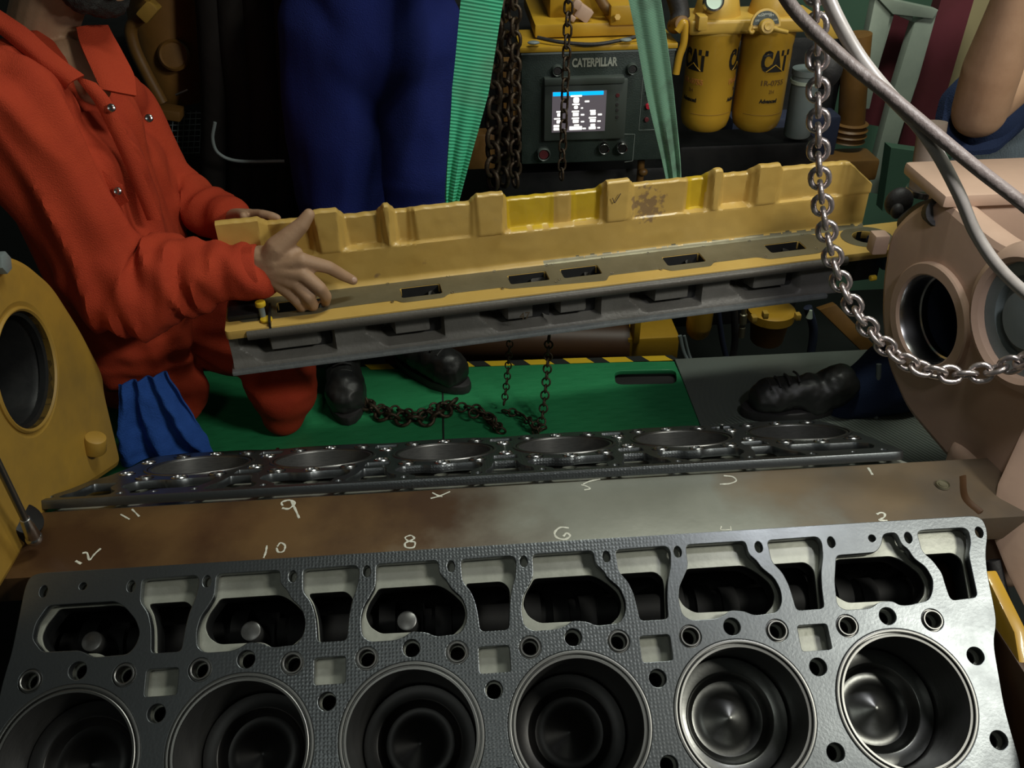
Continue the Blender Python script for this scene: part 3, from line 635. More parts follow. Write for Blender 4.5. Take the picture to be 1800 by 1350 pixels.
    plate('machined_face', rounded(out, 0.008, 3), [rrect(p[0]-0.0005, p[1]-0.0005, p[2]+0.0005, p[3]+0.0005, 0.006) for p in ports], 0.0012, M['machined'], MAN @ Matrix.Translation((0, 0, 0.0012)), r, 0.0003)
    plate('round_port_face', circ(1.172, 0.052, 0.052, 40, 1.1, 0.95), [circ(1.172, 0.052, 0.031, 40)], 0.0012, M['machined'], MAN @ Matrix.Translation((0, 0, 0.0012)), r, 0.0003)
    for p in ports+[(1.142, 0.022, 1.202, 0.082)]:
        bm = B(); box(bm, ((p[0]+p[2])/2, (p[1]+p[3])/2, -0.0458), (p[2]-p[0]-0.0012, p[3]-p[1]-0.0012, 0.090))
        bm.faces.ensure_lookup_table(); bmesh.ops.delete(bm, geom=[f for f in bm.faces if all(v.co.z > -0.01 for v in f.verts)], context='FACES')
        obj('port_duct', bm, M['cavity'], r, MAN, smooth=False)
    for k in range(6):
        for p in ports:
            pass
    for p in ports[1:]:
        for sx_, sy_ in ((-0.022, 0.010), (-0.020, 0.086), (p[2]-p[0]+0.022, 0.008), (p[2]-p[0]+0.02, 0.078)):
            bm = B(); lathe(bm, [(0.0032, 0), (0.0036, 0.0008), (0.0024, 0.0008), (0.0020, -0.002), (0, -0.002)], None, 12); obj('stud_hole', bm, M['steel'], r, MAN @ Matrix.Translation((p[0]+sx_, sy_, 0.0014)))
    # rolled front edge and underside
    bm = B(); tube(bm, [(-0.16, 0.118, -0.014), (0.5, 0.119, -0.014), (1.09, 0.117, -0.014)], 0.0110, n=16, per=2); obj('rolled_edge', bm, M['under_dark'], r, MAN)
    bm = B()
    rows = []
    bul = [(-0.13, -0.02), (0.115, 0.20), (0.345, 0.415), (0.458, 0.53), (0.665, 0.755), (0.89, 0.98)]
    nx = 300; nz = 36
    for j in range(nz+1):
        z = -0.012-0.086*j/nz; row = []
        for i in range(nx+1):
            x = -0.20+1.29*i/nx
            base = 0.098+0.010*ss(-0.075, -0.098, z)
            rec = 0.0; b = 0.0
            for a_, b_ in bul:
                q = ss(a_-0.052, a_-0.040, x)*(1-ss(b_+0.008, b_+0.022, x))*ss(-0.088+0.030*ss(0, 1, (a_-0.01-x)/0.045), -0.080+0.030*ss(0, 1, (a_-0.01-x)/0.045), z)
                rec = max(rec, q)
                e = ss(a_-0.004, a_+0.008, x)*(1-ss(b_-0.010, b_+0.002, x))*ss(-0.084, -0.070, z); b = max(b, e)
            y = base - 0.062*rec + 0.056*b
            row.append(V((x, y, z)))
        rows.append(row)
    grid(bm, rows); rows2 = rows
    w_ = nx+1; bm.verts.ensure_lookup_table()
    obj('cast_underside', bm, M['under'], r, MAN)
    bm = B(); vs = box(bm, (0.43, 0.10, -0.100), (1.27, 0.034, 0.010)); obj('lower_lip', bm, M['lip'], r, MAN, bevel=0.003)
    bm = B(); box(bm, (0.45, -0.02, -0.04), (1.30, 0.10, 0.07)); obj('rear_web', bm, M['under'], r, MAN, bevel=0.01)
    # casting marks on the third runner
    text('cast_mark', '47', 0.022, M['pen'], MAN @ Matrix.Translation((0.382, 0.1255, -0.046)) @ Matrix(((1, 0, 0, 0), (0, 0, 1, 0), (0, 1, 0, 0), (0, 0, 0, 1))), r, 0.0004)
    # saw cut, fitting and dark cover at the left end
    bm = B(); box(bm, (-0.115, 0.085, -0.005), (0.004, 0.075, 0.03)); obj('joint_seam', bm, M['dark'], r, MAN)
    bm = B(); cyl(bm, (-0.128, 0.088, 0.0), (-0.128, 0.088, 0.028), 0.006, n=12); obj('grease_fitting', bm, M['grey'], r, MAN)
    bm = B(); cyl(bm, (-0.128, 0.088, 0.028), (-0.128, 0.088, 0.038), 0.010, n=16, round_=0.002); obj('fitting_cap', bm, M['yellow_clean'], r, MAN)
    bm = B(); cyl(bm, (-0.122, 0.098, 0.0), (-0.122, 0.098, 0.006), 0.012, n=16, round_=0.002); obj('fitting_base', bm, M['yellow_clean'], r, MAN)
    bm = B(); box(bm, (-0.160, 0.052, 0.006), (0.07, 0.07, 0.014)); obj('end_cover', bm, M['dark'], r, MAN, bevel=0.005)
    bm = B(); box(bm, (1.24, 0.05, -0.032), (0.10, 0.12, 0.05)); obj('end_block', bm, M['bluegrey'], r, MAN, bevel=0.006)
    return r
manifold()
# ================================================================== slings
def sling(name, label, cents, widths, faces, m):
    P = smooth_path(cents, 10); n = len(P); rows = []; uv = []; s = 0
    for i, p in enumerate(P):
        t = i/(n-1); k = t*(len(widths)-1); a = int(min(k, len(widths)-2)); wd = widths[a]+(widths[a+1]-widths[a])*(k-a)
        fd = V(faces[a]).lerp(V(faces[a+1]), k-a)
        tn = (P[min(i+1, n-1)]-P[max(i-1, 0)]).normalized(); side = tn.cross(fd).normalized(); nn = side.cross(tn)
        if i: s += (p-P[i-1]).length
        row, ur = [], []
        for q in range(17):
            u = q/16-0.5; fold = (1-wd/0.075)
            row.append(p+side*u*wd + nn*(0.010*max(fold, 0)*math.cos(u*math.pi*4) + 0.004*math.cos(u*2))); ur.append((u*0.075, s))
        rows.append(row); uv.append(ur)
    bm = B(); grid(bm, rows, uv)
    solid(bm, 0.004)
    o = obj(name, bm, m); return tag(o, label, 'sling')
top_l, top_r = at(850, -20, 0.70), at(1130, -20, 0.74)
bl_, br_ = at(793, 360, 0.645), at(1184, 316, 0.79)
hook = V(((top_l.x+top_r.x)/2, 0.72, 1.35))
sling('lifting_sling', 'bright green ribbed lifting sling narrowing down to the casting beside the blue worker', [at(880, -160, 0.70), top_l, at(826, 160, 0.675), bl_, bl_+V((-0.005, -0.01, -0.10))], [0.078, 0.078, 0.070, 0.026, 0.026], [(0.1, -1, 0.3)]*5, M['sling'])
sling('lifting_sling', 'faded dusty green lifting sling crossing in front of the control panel', [at(1095, -160, 0.74), top_r, at(1160, 160, 0.765), br_, br_+V((0.004, -0.005, -0.10))], [0.062, 0.060, 0.056, 0.034, 0.030], [(-0.3, -1, 0.3)]*5, M['sling_pale'])
# ================================================================== chains
chain('lifting_chain', 'shiny worn steel lifting chain sweeping down in front of the right end housing',
      [at(1432, -60, 0.20), at(1436, 60, 0.19), at(1438, 180, 0.18), at(1440, 300, 0.17), at(1452, 400, 0.16), at(1478, 495, 0.14), at(1520, 568, 0.11), at(1580, 628, 0.08), at(1645, 655, 0.05), at(1715, 657, 0.03), at(1775, 642, 0.01), at(1840, 615, -0.02)], 0.0215, 0.0088, M['chain'], width=0.0255)
for nm, lab, x0, x1, y, yb, pit, wr in (('hoist_chain', 'dark rusty hoist chain nearest the blue worker', 868, 866, .92, 350, .034, .011), ('hoist_chain', 'dark rusty hoist chain hugging the left side of the control panel', 903, 906, .90, 330, .026, .008),
      ('hoist_chain', 'dark rusty hoist chain between its two neighbours beside the green sling', 888, 884, .95, 345, .034, .011), ('hoist_chain', 'thin blackened chain hanging across the display screen', 1002, 986, .84, 328, .022, .0052)):
    chain(nm, lab, [at(x0, -60, y), at((x0+x1)/2+1, 120, y), at(x1, yb, y)], pit, wr, M['chain_rust'], width=wr*3.3, twist=0.05)
FZ = -0.2
chain('floor_chain', 'rusty chain lying curled on the green floor below the casting', [atz(610, 668, FZ+.02), atz(650, 712, FZ+.012), atz(700, 722, FZ+.012), atz(735, 728, FZ+.012), atz(775, 712, FZ+.012), atz(800, 715, FZ+.012), atz(845, 722, FZ+.012), atz(880, 757, FZ+.012), atz(855, 730, FZ+.024), atz(820, 726, FZ+.026)], 0.018, 0.0055, M['chain_rust'])
chain('floor_chain', 'heavier rusty chain lying beside the black boot toe', [atz(618, 690, FZ+.014), atz(660, 722, FZ+.014), atz(705, 735, FZ+.014), atz(760, 733, FZ+.014), atz(800, 705, FZ+.014)], 0.028, 0.009, M['chain_rust'])
chain('hanging_chain', 'thin rusty chain dropping to a small heap on the green floor', [at(965, 590, 0.70), atz(962, 650, FZ+.12), atz(952, 740, FZ+.012), atz(940, 758, FZ+.012), atz(958, 752, FZ+.02), atz(935, 745, FZ+.025), atz(915, 728, FZ+.012), atz(880, 722, FZ+.012)], 0.016, 0.0045, M['chain_rust'])
chain('hanging_chain', 'faint thin chain hanging left of the chain heap', [at(897, 590, 0.72), atz(892, 660, FZ+.1), atz(885, 718, FZ+.012)], 0.014, 0.0035, M['chain_rust'])
# ================================================================== cables
bm = B(); tube(bm, [at(1360, -40, 0.04), at(1400, 22, 0.02), at(1480, 100, 0.0), at(1560, 165, -0.02), at(1640, 232, -0.04), at(1720, 298, -0.06), at(1790, 352, -0.08), at(1860, 410, -0.1)], 0.0080, n=14)
tag(obj('power_cable', bm, M['cable']), 'thick dull grey cable running diagonally down to the right edge', 'cable')
bm = B(); tube(bm, [at(1440, -40, 0.03), at(1470, 30, 0.02), at(1510, 100, 0.0), at(1560, 163, -0.01), at(1600, 205, -0.02), at(1645, 265, -0.03), at(1685, 340, -0.05), at(1715, 410, -0.06), at(1760, 475, -0.08), at(1830, 540, -0.1)], lambda t: 0.0085 if t < 0.45 else 0.0078, n=14)
tag(obj('lamp_cable', bm, M['cable_white']), 'pale cable crossing under the grey one, brightly lit at its lower end', 'cable')
# ================================================================== floor, walls
def struct(o): o['kind'] = 'structure'; return o
def floor_poly(name, pts, m, thick=0.012, z=FZ, bevel=0.001):
    return plate(name, pts, [], thick, m, Matrix.Translation((0, 0, z)), None, bevel)
e0, e1 = atz(800, 640, FZ), atz(1185, 633, FZ)
g = lambda px, py, z=FZ: tuple(atz(px, py, z).xy)
struct(plate('floor', [(-2.2, 0.25), (-2.2, 1.0), (e0.x-0.6, 0.935), g(800, 640), g(1185, 635), (0.43, 0.42), (0.45, 0.25)], [rounded([g(1080, 652), g(1188, 650), g(1190, 674), g(1082, 676)], 0.020, 5)], 0.012, M['floor'], Matrix.Translation((0, 0, FZ)), None, 0.001))
bm = B(); box(bm, (0.33, 0.80, FZ-0.03), (0.22, 0.08, 0.02)); struct(obj('trim_1', bm, M['slot']))
# seam between floor plates
bm = B(); a, b = atz(780, 700, FZ+.0004), atz(778, 770, FZ+.0004); box(bm, ((a+b)/2), (0.004, 0.36, 0.0016)); struct(obj('trim_2', bm, M['slot']))
o = floor_poly('rubber_mat', [g(1186, 633), g(1700, 608), (1.30, 0.25), (0.455, 0.25), g(1232, 752)], M['mat'], 0.006, FZ+0.004)
me = o.data; uvl = me.uv_layers.new(name='UVMap')
for p in me.polygons:
    for li in p.loop_indices: v = me.vertices[me.loops[li].vertex_index].co; uvl.data[li].uv = (v.x*0.9+v.y*0.35, v.y)
tag(o, 'dark grey ribbed rubber mat laid on the floor to the right of the green plates', 'mat')
# hazard tape on the upright kick edge
def tape():
    r = thing('hazard_tape', 'yellow and black striped hazard tape along the far edge of the green floor', 'tape', e0)
    a, b = atz(640, 651, FZ), atz(1183, 634, FZ); L_ = (b-a).length; d = (b-a).normalized(); n_ = V((d.y, -d.x, 0)) * -1; H = 0.024
    k = 0; s = 0.0; per = 0.105
    while s < L_:
        x0, x1 = s, min(s+per*0.6, L_); x2 = min(s+per, L_)
        for (p, q, m_) in ((x0, x1, 'tape_y'), (x1, x2, 'tape_k')):
            if q-p < 0.002: continue
            bm = B(); sl = 0.018
            vs = [bm.verts.new(v) for v in (a+d*(p+sl)+V((0, 0, 0.0012)), a+d*(q+sl)+V((0, 0, 0.0012)), a+d*q+n_*H+V((0, 0, 0.0012)), a+d*p+n_*H+V((0, 0, 0.0012)))]
            bm.faces.new(vs); solid(bm, 0.0008); obj('stripe', bm, M[m_], r, smooth=False)
        s += per
tape()
bm = B(); box(bm, (0, 1.3, -1.0), (6, 4.5, 0.05)); struct(obj('floor_lower', bm, M['wall_dark']))
bm = B(); box(bm, (-0.2, 2.9, 0.6), (6, 0.08, 3.4)); struct(obj('wall_back', bm, M['wall_dark']))
bm = B(); box(bm, (1.85, 2.55, 0.3), (2.1, 0.06, 2.6)); struct(obj('wall_right', bm, M['wall']))
# ================================================================== the neighbouring engine
PY = 1.0
def panel():
    tl, tr, bl, br = at(912, 96, PY), at(1180, 88, PY), at(918, 292, PY), at(1180, 272, PY)
    c = (tl+tr+bl+br)/4; r = thing('control_panel', 'dark green engine control panel with a lit display and round knobs', 'control panel', c+V((0, 0.1, -0.13)))
    u = (tr-tl).normalized(); n = V((0, -1, 0.0)); n = (n-u*n.dot(u)).normalized(); v = n.cross(u); W, H = 0.352, 0.262
    mx = Matrix((u, v, n)).transposed().to_4x4(); mx.translation = c
    def P(px, py, off=0.0):
        q = on(px, py, n, c+n*off)-c; return q.dot(u), q.dot(v)
    def bxx(name, px0, py0, px1, py1, z0, z1, m, bev=0.002):
        a = P(px0, py0, z1); b = P(px1, py1, z1); bm = B(); box(bm, ((a[0]+b[0])/2, (a[1]+b[1])/2, (z0+z1)/2), (abs(b[0]-a[0]), abs(b[1]-a[1]), z1-z0)); return obj(name, bm, m, r, mx, bevel=bev)
    bm = B(); box(bm, (0, 0, -0.07), (W, H, 0.14)); obj('enclosure', bm, M['panel'], r, mx, bevel=0.006)
    bm = B(); box(bm, (0, H/2+0.006, -0.075), (W+0.006, 0.012, 0.16)); obj('yellow_lid', bm, M['yellow_far'], r, mx, bevel=0.003)
    bm = B(); box(bm, (0, H/2-0.003, 0.001), (W, 0.004, 0.003)); obj('top_edge', bm, M['grey'], r, mx)
    text('badge', 'CATERPILLAR', 0.026, M['silver'], mx @ Matrix.Translation((*P(1045, 110), 0.0008)), r, 0.0005, 0.0010, 0.66, 0.98)
    bxx('display_bezel', 957, 142, 1098, 244, 0.0, 0.016, M['panel_edge'], 0.005)
    bxx('display_lip', 957, 139, 1098, 147, 0.0, 0.022, M['panel_edge'], 0.003)
    scr = bxx('screen', 971, 162, 1063, 230, 0.012, 0.0175, M['screen'], 0.0004)
    z = 0.0182
    def lit(x0, y0, x1, y1, rr=0.001, m='lit'):
        a = P(x0, y0, z); b = P(x1, y1, z); plate('screen_readout', rounded([(a[0], b[1]), (b[0], b[1]), (b[0], a[1]), (a[0], a[1])], rr, 2), [], 0.0006, M[m], mx @ Matrix.Translation((0, 0, z)), scr, 0.0001)
    lit(972, 162.5, 1061, 166.5, 0.001, 'lit_blue')
    for q in ((1003, 167.5, 1023, 170), (1008, 171.5, 1018, 181, .004), (1028, 177, 1036, 179.5), (1006, 182.5, 1019, 184.5), (1009, 186, 1016, 191.5, .003), (1021, 189, 1025, 191), (978, 195.5, 987, 198), (979.5, 199.5, 986, 205, .002),
              (1005, 195, 1018, 197), (1007, 198.5, 1017, 204), (1021, 200.5, 1027, 203), (1037, 193.5, 1047, 196), (1038, 197, 1047, 202), (1051, 200, 1058, 202.5), (974, 208, 985, 210), (978.5, 211.5, 985.5, 217, .002), (990, 214.5, 995, 216.5),
              (1005, 207, 1018, 209), (1007, 210.5, 1017, 216), (1021, 213, 1027, 215), (1035, 206, 1048, 208), (1037, 209.5, 1047, 214.5), (1050, 212, 1056, 214), (973, 220, 984, 224), (973, 225.5, 986, 229), (993, 226, 997, 228),
              (1009, 219, 1018, 221), (1001, 222.5, 1023, 228), (1024, 225, 1030, 227), (1038, 218, 1046, 222), (1035, 223, 1047, 227), (1050, 223.5, 1055, 225.5)): lit(*q)
    def knob(name, px, py, rad, h, m, ringm=None):
        x, y = P(px, py, h); bm = B(); lathe(bm, [(rad, 0), (rad, h*0.8), (rad*0.85, h), (0, h)], None, 28); o = obj(name, bm, m, r, mx @ Matrix.Translation((x, y, 0)))
        if ringm:
            bm = B(); lathe(bm, [(rad*1.0, 0), (rad*1.0, h*1.15), (rad*1.12, h*1.25), (rad*1.25, h*1.1), (rad*1.3, 0)], None, 32); obj('knob_ring', bm, ringm, o, mx @ Matrix.Translation((x, y, 0)))
        return o
    knob('key_switch', 1062, 262, 0.0105, 0.012, M['dark'], M['steel']); knob('key_switch', 1094, 261, 0.0105, 0.012, M['dark'], M['steel'])
    knob('stop_button', 956, 272, 0.0125, 0.016, M['red_dark'], M['panel_edge'])['label'] = 'dull red stop button'
    knob('clamp_screw', 980, 125, 0.0095, 0.012, M['rubber'], M['panel_edge']); knob('clamp_screw', 1112, 122, 0.0095, 0.012, M['rubber'], M['panel_edge'])
    knob('indicator_lamp', 1140, 188, 0.0065, 0.008, M['red'])['label'] = 'red indicator lamp'
    knob('indicator_lamp', 1138, 163, 0.004, 0.004, M['panel_edge']); knob('indicator_lamp', 1137, 211, 0.0055, 0.006, M['red_dark'])
    knob('menu_button', 1086, 168, 0.005, 0.018, M['red_dark'])
    for yy in (184, 194, 206): knob('menu_button', 1085, yy, 0.0042, 0.0175, M['rubber'])
    def line(pts):
        bm = B(); Q = [P(*q, 0.001) for q in pts]
        tube(bm, [(x, y, 0.0006) for x, y in Q], 0.0006, n=6, per=0); obj('printed_line', bm, M['white_line'], r, mx)
    line([(1165, 120), (1176, 119), (1172, 160)]); line([(1131, 124), (1123, 229), (1172, 227)])
    line([(1095, 236), (1116, 236), (1112, 283), (1098, 285)]); line([(1131, 124), (1165, 120)])
panel()
def backdrop_engine():
    r = thing('neighbour_engine', 'neighbouring yellow marine engine behind the control panel, mostly in shadow', 'engine', (0.2, 1.35, FZ))
    def bx(name, px0, py0, px1, py1, y0, dy, m, bev=0.008, up=0.0):
        a = at(px0, py1, y0); b = at(px1, py0, y0); bm = B(); z0, z1 = sorted((a.z, b.z)); x0, x1 = sorted((a.x, b.x))
        box(bm, ((x0+x1)/2, y0+dy/2, (z0+z1)/2+up), (x1-x0, dy, z1-z0)); return obj(name, bm, M[m], r, bevel=bev)
    bx('dark_crankcase', 560, 60, 1500, 610, 1.32, 0.5, 'dark', 0.03)
    bx('dark_crankcase', 880, 292, 1190, 560, 1.10, 0.2, 'dark', 0.02)
    bx('top_housing', 940, 38, 1120, 68, 1.06, 0.3, 'yellow_far', 0.006)
    bx('top_housing', 965, -60, 1115, 40, 1.12, 0.3, 'yellow_far', 0.012)
    bx('mounting_bracket', 1072, 8, 1128, 46, 1.05, 0.10, 'yellow_far', 0.006)
    bm = B(); q = at(1084, 31, 1.045); cyl(bm, q, q+V((0, -0.012, 0.004)), 0.007, n=6); obj('bolt', bm, M['filter_top'], r)
    bm = B(); q = at(1025, 22, 1.08); m_ = Matrix.Translation(q) @ Matrix.Rotation(0.6, 4, 'Y'); box(bm, (0, 0, 0), (0.036, 0.03, 0.03), m_); box(bm, (-0.02, -0.01, -0.022), (0.02, 0.02, 0.012), m_); box(bm, (-0.026, -0.01, 0.008), (0.018, 0.018, 0.02), m_); obj('electrical_connector', bm, M['tan'], r, bevel=0.003)
    bm = B(); tube(bm, [at(945, 66, 1.03), at(985, 74, 1.0), at(1040, 78, 0.99), at(1085, 72, 1.0), at(1125, 63, 1.02)], 0.0042, n=8); obj('harness', bm, M['rubber'], r)
    for x_, y_ in ((938, 75), (1030, 79), (1100, 70)):
        bm = B(); q = at(x_, y_, 1.0); ellipsoid(bm, q, (0.014, 0.01, 0.004)); obj('harness_clip', bm, M['grey'], r)
    bm = B(); tube(bm, [at(1050, -10, 1.1), at(1075, 20, 1.08), at(1130, 12, 1.08), at(1160, -20, 1.1)], 0.012); obj('hose', bm, M['ochre_dark'], r)
    # lower frame members seen under the casting
    bm = B(); a, b = at(800, 600, 1.10), at(1195, 600, 1.05); tube(bm, [a+V((-0.2, 0, 0.0)), a, b+V((-0.15, 0, 0))], 0.062, n=20, per=3); obj('lower_rail', bm, M['rail'], r)
    bx('foot_plate', 1100, 592, 1196, 640, 1.00, 0.2, 'yellow_far', 0.010)
    bx('foot_gusset', 1113, 560, 1128, 605, 0.99, 0.06, 'yellow_far', 0.004)
    bm = B(); tube(bm, [at(1195, 590, 0.98), at(1202, 620, 0.97), at(1218, 650, 0.96)], 0.006); tube(bm, [at(1203, 590, 0.98), at(1212, 625, 0.97), at(1225, 650, 0.96)], 0.004); obj('drain_hose', bm, M['grey'], r)
    # yellow pipes at both sides of the panel
    bm = B(); tube(bm, [at(1190, 55, 1.0), at(1203, 40, 1.0), at(1202, 75, 1.0), at(1194, 100, 1.0), at(1188, 130, 1.0)], 0.0085); obj('yellow_pipe', bm, M['filter'], r)
    bm = B(); tube(bm, [at(1180, -30, 1.06), at(1195, 20, 1.05), at(1192, 50, 1.03)], 0.022); obj('hose_coupling', bm, M['rubber'], r)
    bm = B(); cyl(bm, at(1185, 45, 1.05), at(1200, 42, 1.0), 0.018, n=20, round_=0.003); obj('pipe_union', bm, M['ochre_dark'], r)
    bx('side_bracket', 885, 105, 915, 215, 1.02, 0.03, 'ochre_dark', 0.004)
    bx('side_bracket', 805, 235, 870, 300, 1.08, 0.05, 'ochre_dark', 0.008)
    bm = B(); q = at(1126, 300, 1.04); cyl(bm, q+V((0, 0, 0.03)), q-V((0, 0, 0.03)), 0.009, n=14); ellipsoid(bm, q+V((0.004, -0.01, 0)), (0.012, 0.01, 0.01)); obj('drain_cock', bm, M['ochre_dark'], r)
    # long cover at the left, with handle pipe and boss
    bm = B(); p = [at(300, -60, 1.25), at(300, 30, 1.25), at(312, 120, 1.25), at(322, 175, 1.25)]
    tube(bm, p, lambda t: 0.105-0.045*t**2, n=28, ry=0.8); obj('fuel_pump_cover', bm, M['ochre_dark'], r)
    bm = B(); q = at(306, 97, 1.165); lathe(bm, [(0.036, 0), (0.036, 0.006), (0.031, 0.012), (0.027, 0.008), (0, 0.010)], axis_mx(q, V((0.15, -1, 0.3))), 32); obj('inspection_cap', bm, M['ochre_dark'], r)
    bm = B(); tube(bm, [at(262, 20, 1.12), at(232, 45, 1.12), at(235, 80, 1.12), at(258, 130, 1.12), at(285, 180, 1.12)], 0.014); obj('handle_pipe', bm, M['ochre_dark'], r)
    bm = B(); m_ = Matrix.Translation(at(262, 18, 1.10)) @ Matrix.Rotation(-0.7, 4, 'Y'); box(bm, (0, 0, 0), (0.045, 0.04, 0.03), m_); box(bm, (0.04, 0, 0.03), (0.05, 0.04, 0.04), m_); obj('pipe_clamp', bm, M['yellow_old'], r, bevel=0.006)
    bm = B(); m_ = Matrix.Translation(at(298, 197, 1.15)) @ Matrix.Rotation(0.2, 4, 'Y'); box(bm, (0, 0, 0), (0.06, 0.05, 0.025), m_); obj('pipe_foot', bm, M['ochre_dark'], r, bevel=0.004)
    bm = B(); tube(bm, [at(309, 167, 1.1), at(330, 158, 1.1)], 0.0025, n=8, per=2); obj('steel_rod', bm, M['steel'], r)
    bx('dark_crankcase', 190, 60, 560, 620, 1.36, 0.4, 'dark', 0.03)
    # wire mesh guard
    bm = B()
    for k in range(7): tube(bm, [at(305+k*10, 195, 1.2), at(300+k*10, 270, 1.2)], 0.0012, n=5, per=1)
    for k in range(8): tube(bm, [at(298, 200+k*10, 1.2), at(368, 198+k*10, 1.2)], 0.0012, n=5, per=1)
    obj('mesh_guard', bm, M['grey'], r)
    for k, (x0, x1, rr) in enumerate(((375, 372, .035), (415, 430, .042), (460, 462, .045), (498, 492, .03))):
        bm = B(); tube(bm, [at(x0-8, -60, 1.12), at(x0, 80, 1.12), at((x0+x1)/2+6, 200, 1.13), at(x1, 380, 1.15)], rr, n=16); obj('lagged_pipe', bm, M['lagging'], r)
    bm = B(); tube(bm, [at(378, 215, 1.05), at(374, 245, 1.05), at(385, 270, 1.05), at(420, 283, 1.05), at(500, 283, 1.05)], 0.004, n=8); obj('thin_tube', bm, M['grey'], r)
backdrop_engine()
def fuel_filter(px, label, rotl, fy=1.0, first=False):
    t, b_ = at(px[0], 58, fy), at(px[1], 243, fy); c = V(((t.x+b_.x)/2, fy+0.06, 0)); R = 0.0595; z1, z0 = t.z, b_.z+0.012
    r = thing('fuel_filter', label, 'filter', (c.x, c.y, z0), 'yellow spin-on filters')
    bm = B(); lathe(bm, [(0, z0-0.006), (R*0.72, z0-0.004), (R*0.9, z0+0.006), (R*0.97, z0+0.02), (R, z0+0.035), (R, z1-0.035), (R*1.02, z1-0.03), (R*1.06, z1), (0, z1)], Matrix.Translation((c.x, c.y, 0)), 56)
    obj('canister', bm, M['filter'], r)
    def wrap(name, s, size, z, ang, m, off=0.0, sx=1.0):
        o = text(name, s, size, m, Matrix(), r, 0.0003, off, sx)
        for v in o.data.vertices:
            a = ang + v.co.x/R; rr = R+0.0006+v.co.z
            v.co = V((c.x+rr*math.sin(a), c.y-rr*math.cos(a), z+v.co.y))
        return o
    def tri(z, ang):
        bm = B(); pts = [(-0.021, -0.0125), (0.021, -0.0125), (0.0, 0.004)]
        rows = []
        for k in range(9):
            x = -0.019+0.038*k/8; h = (1-abs(x)/0.019)*0.014; a = ang+x/R; rows.append([V((c.x+(R+.0016)*math.sin(a), c.y-(R+.0016)*math.cos(a), z-0.0128+y)) for y in (0, max(h, 0.0003))])
        grid(bm, rows); obj('logo_triangle', bm, M['black'], r)
        bm = B(); q = []
        for k in range(9):
            x = -0.020+0.040*k/8; h = (1-abs(x)/0.020)*0.0155+0.0006; a = ang+x/R; q.append(V((c.x+(R+.0012)*math.sin(a), c.y-(R+.0012)*math.cos(a), z-0.0128+h)))
        tube(bm, q, 0.0011, n=6, per=0); obj('logo_edge', bm, M['filter'], r)
    for a in rotl:
        wrap('logo_text', 'CAT', 0.060, z1-0.066, a, M['black'], 0.0034, 0.56); tri(z1-0.0745, a)
        wrap('part_number', '1R-0755', 0.0165, z1-0.113, a, M['faded'] if not first else M['brown_print'], 0.0004, 1.05)
        wrap('small_print', '2H', 0.012, z1-0.133, a, M['brown_print'], 0.0, 0.9)
        wrap('grade_text', 'Advanced', 0.0125, z1-0.155, a-0.06, M['black'], 0.0006, 0.85)
    # scored line round the lower body
    bm = B(); q = [V((c.x+(R+.0002)*math.sin(a/10-0.9), c.y-(R+.0002)*math.cos(a/10-0.9), z0+0.043)) for a in range(19)]; tube(bm, q, 0.0005, n=5, per=0); obj('body_seam', bm, M['brown_print'], r)
    return c, z1, R
c2, zt, FR = fuel_filter((1365, 1340), 'yellow filter canister with its logo facing the camera, below the lever dial', (0.12,), first=True)
c1, _, _ = fuel_filter((1272, 1245), 'yellow filter canister turned so its logo wraps round both sides, next to the panel', (-1.0, 1.02))
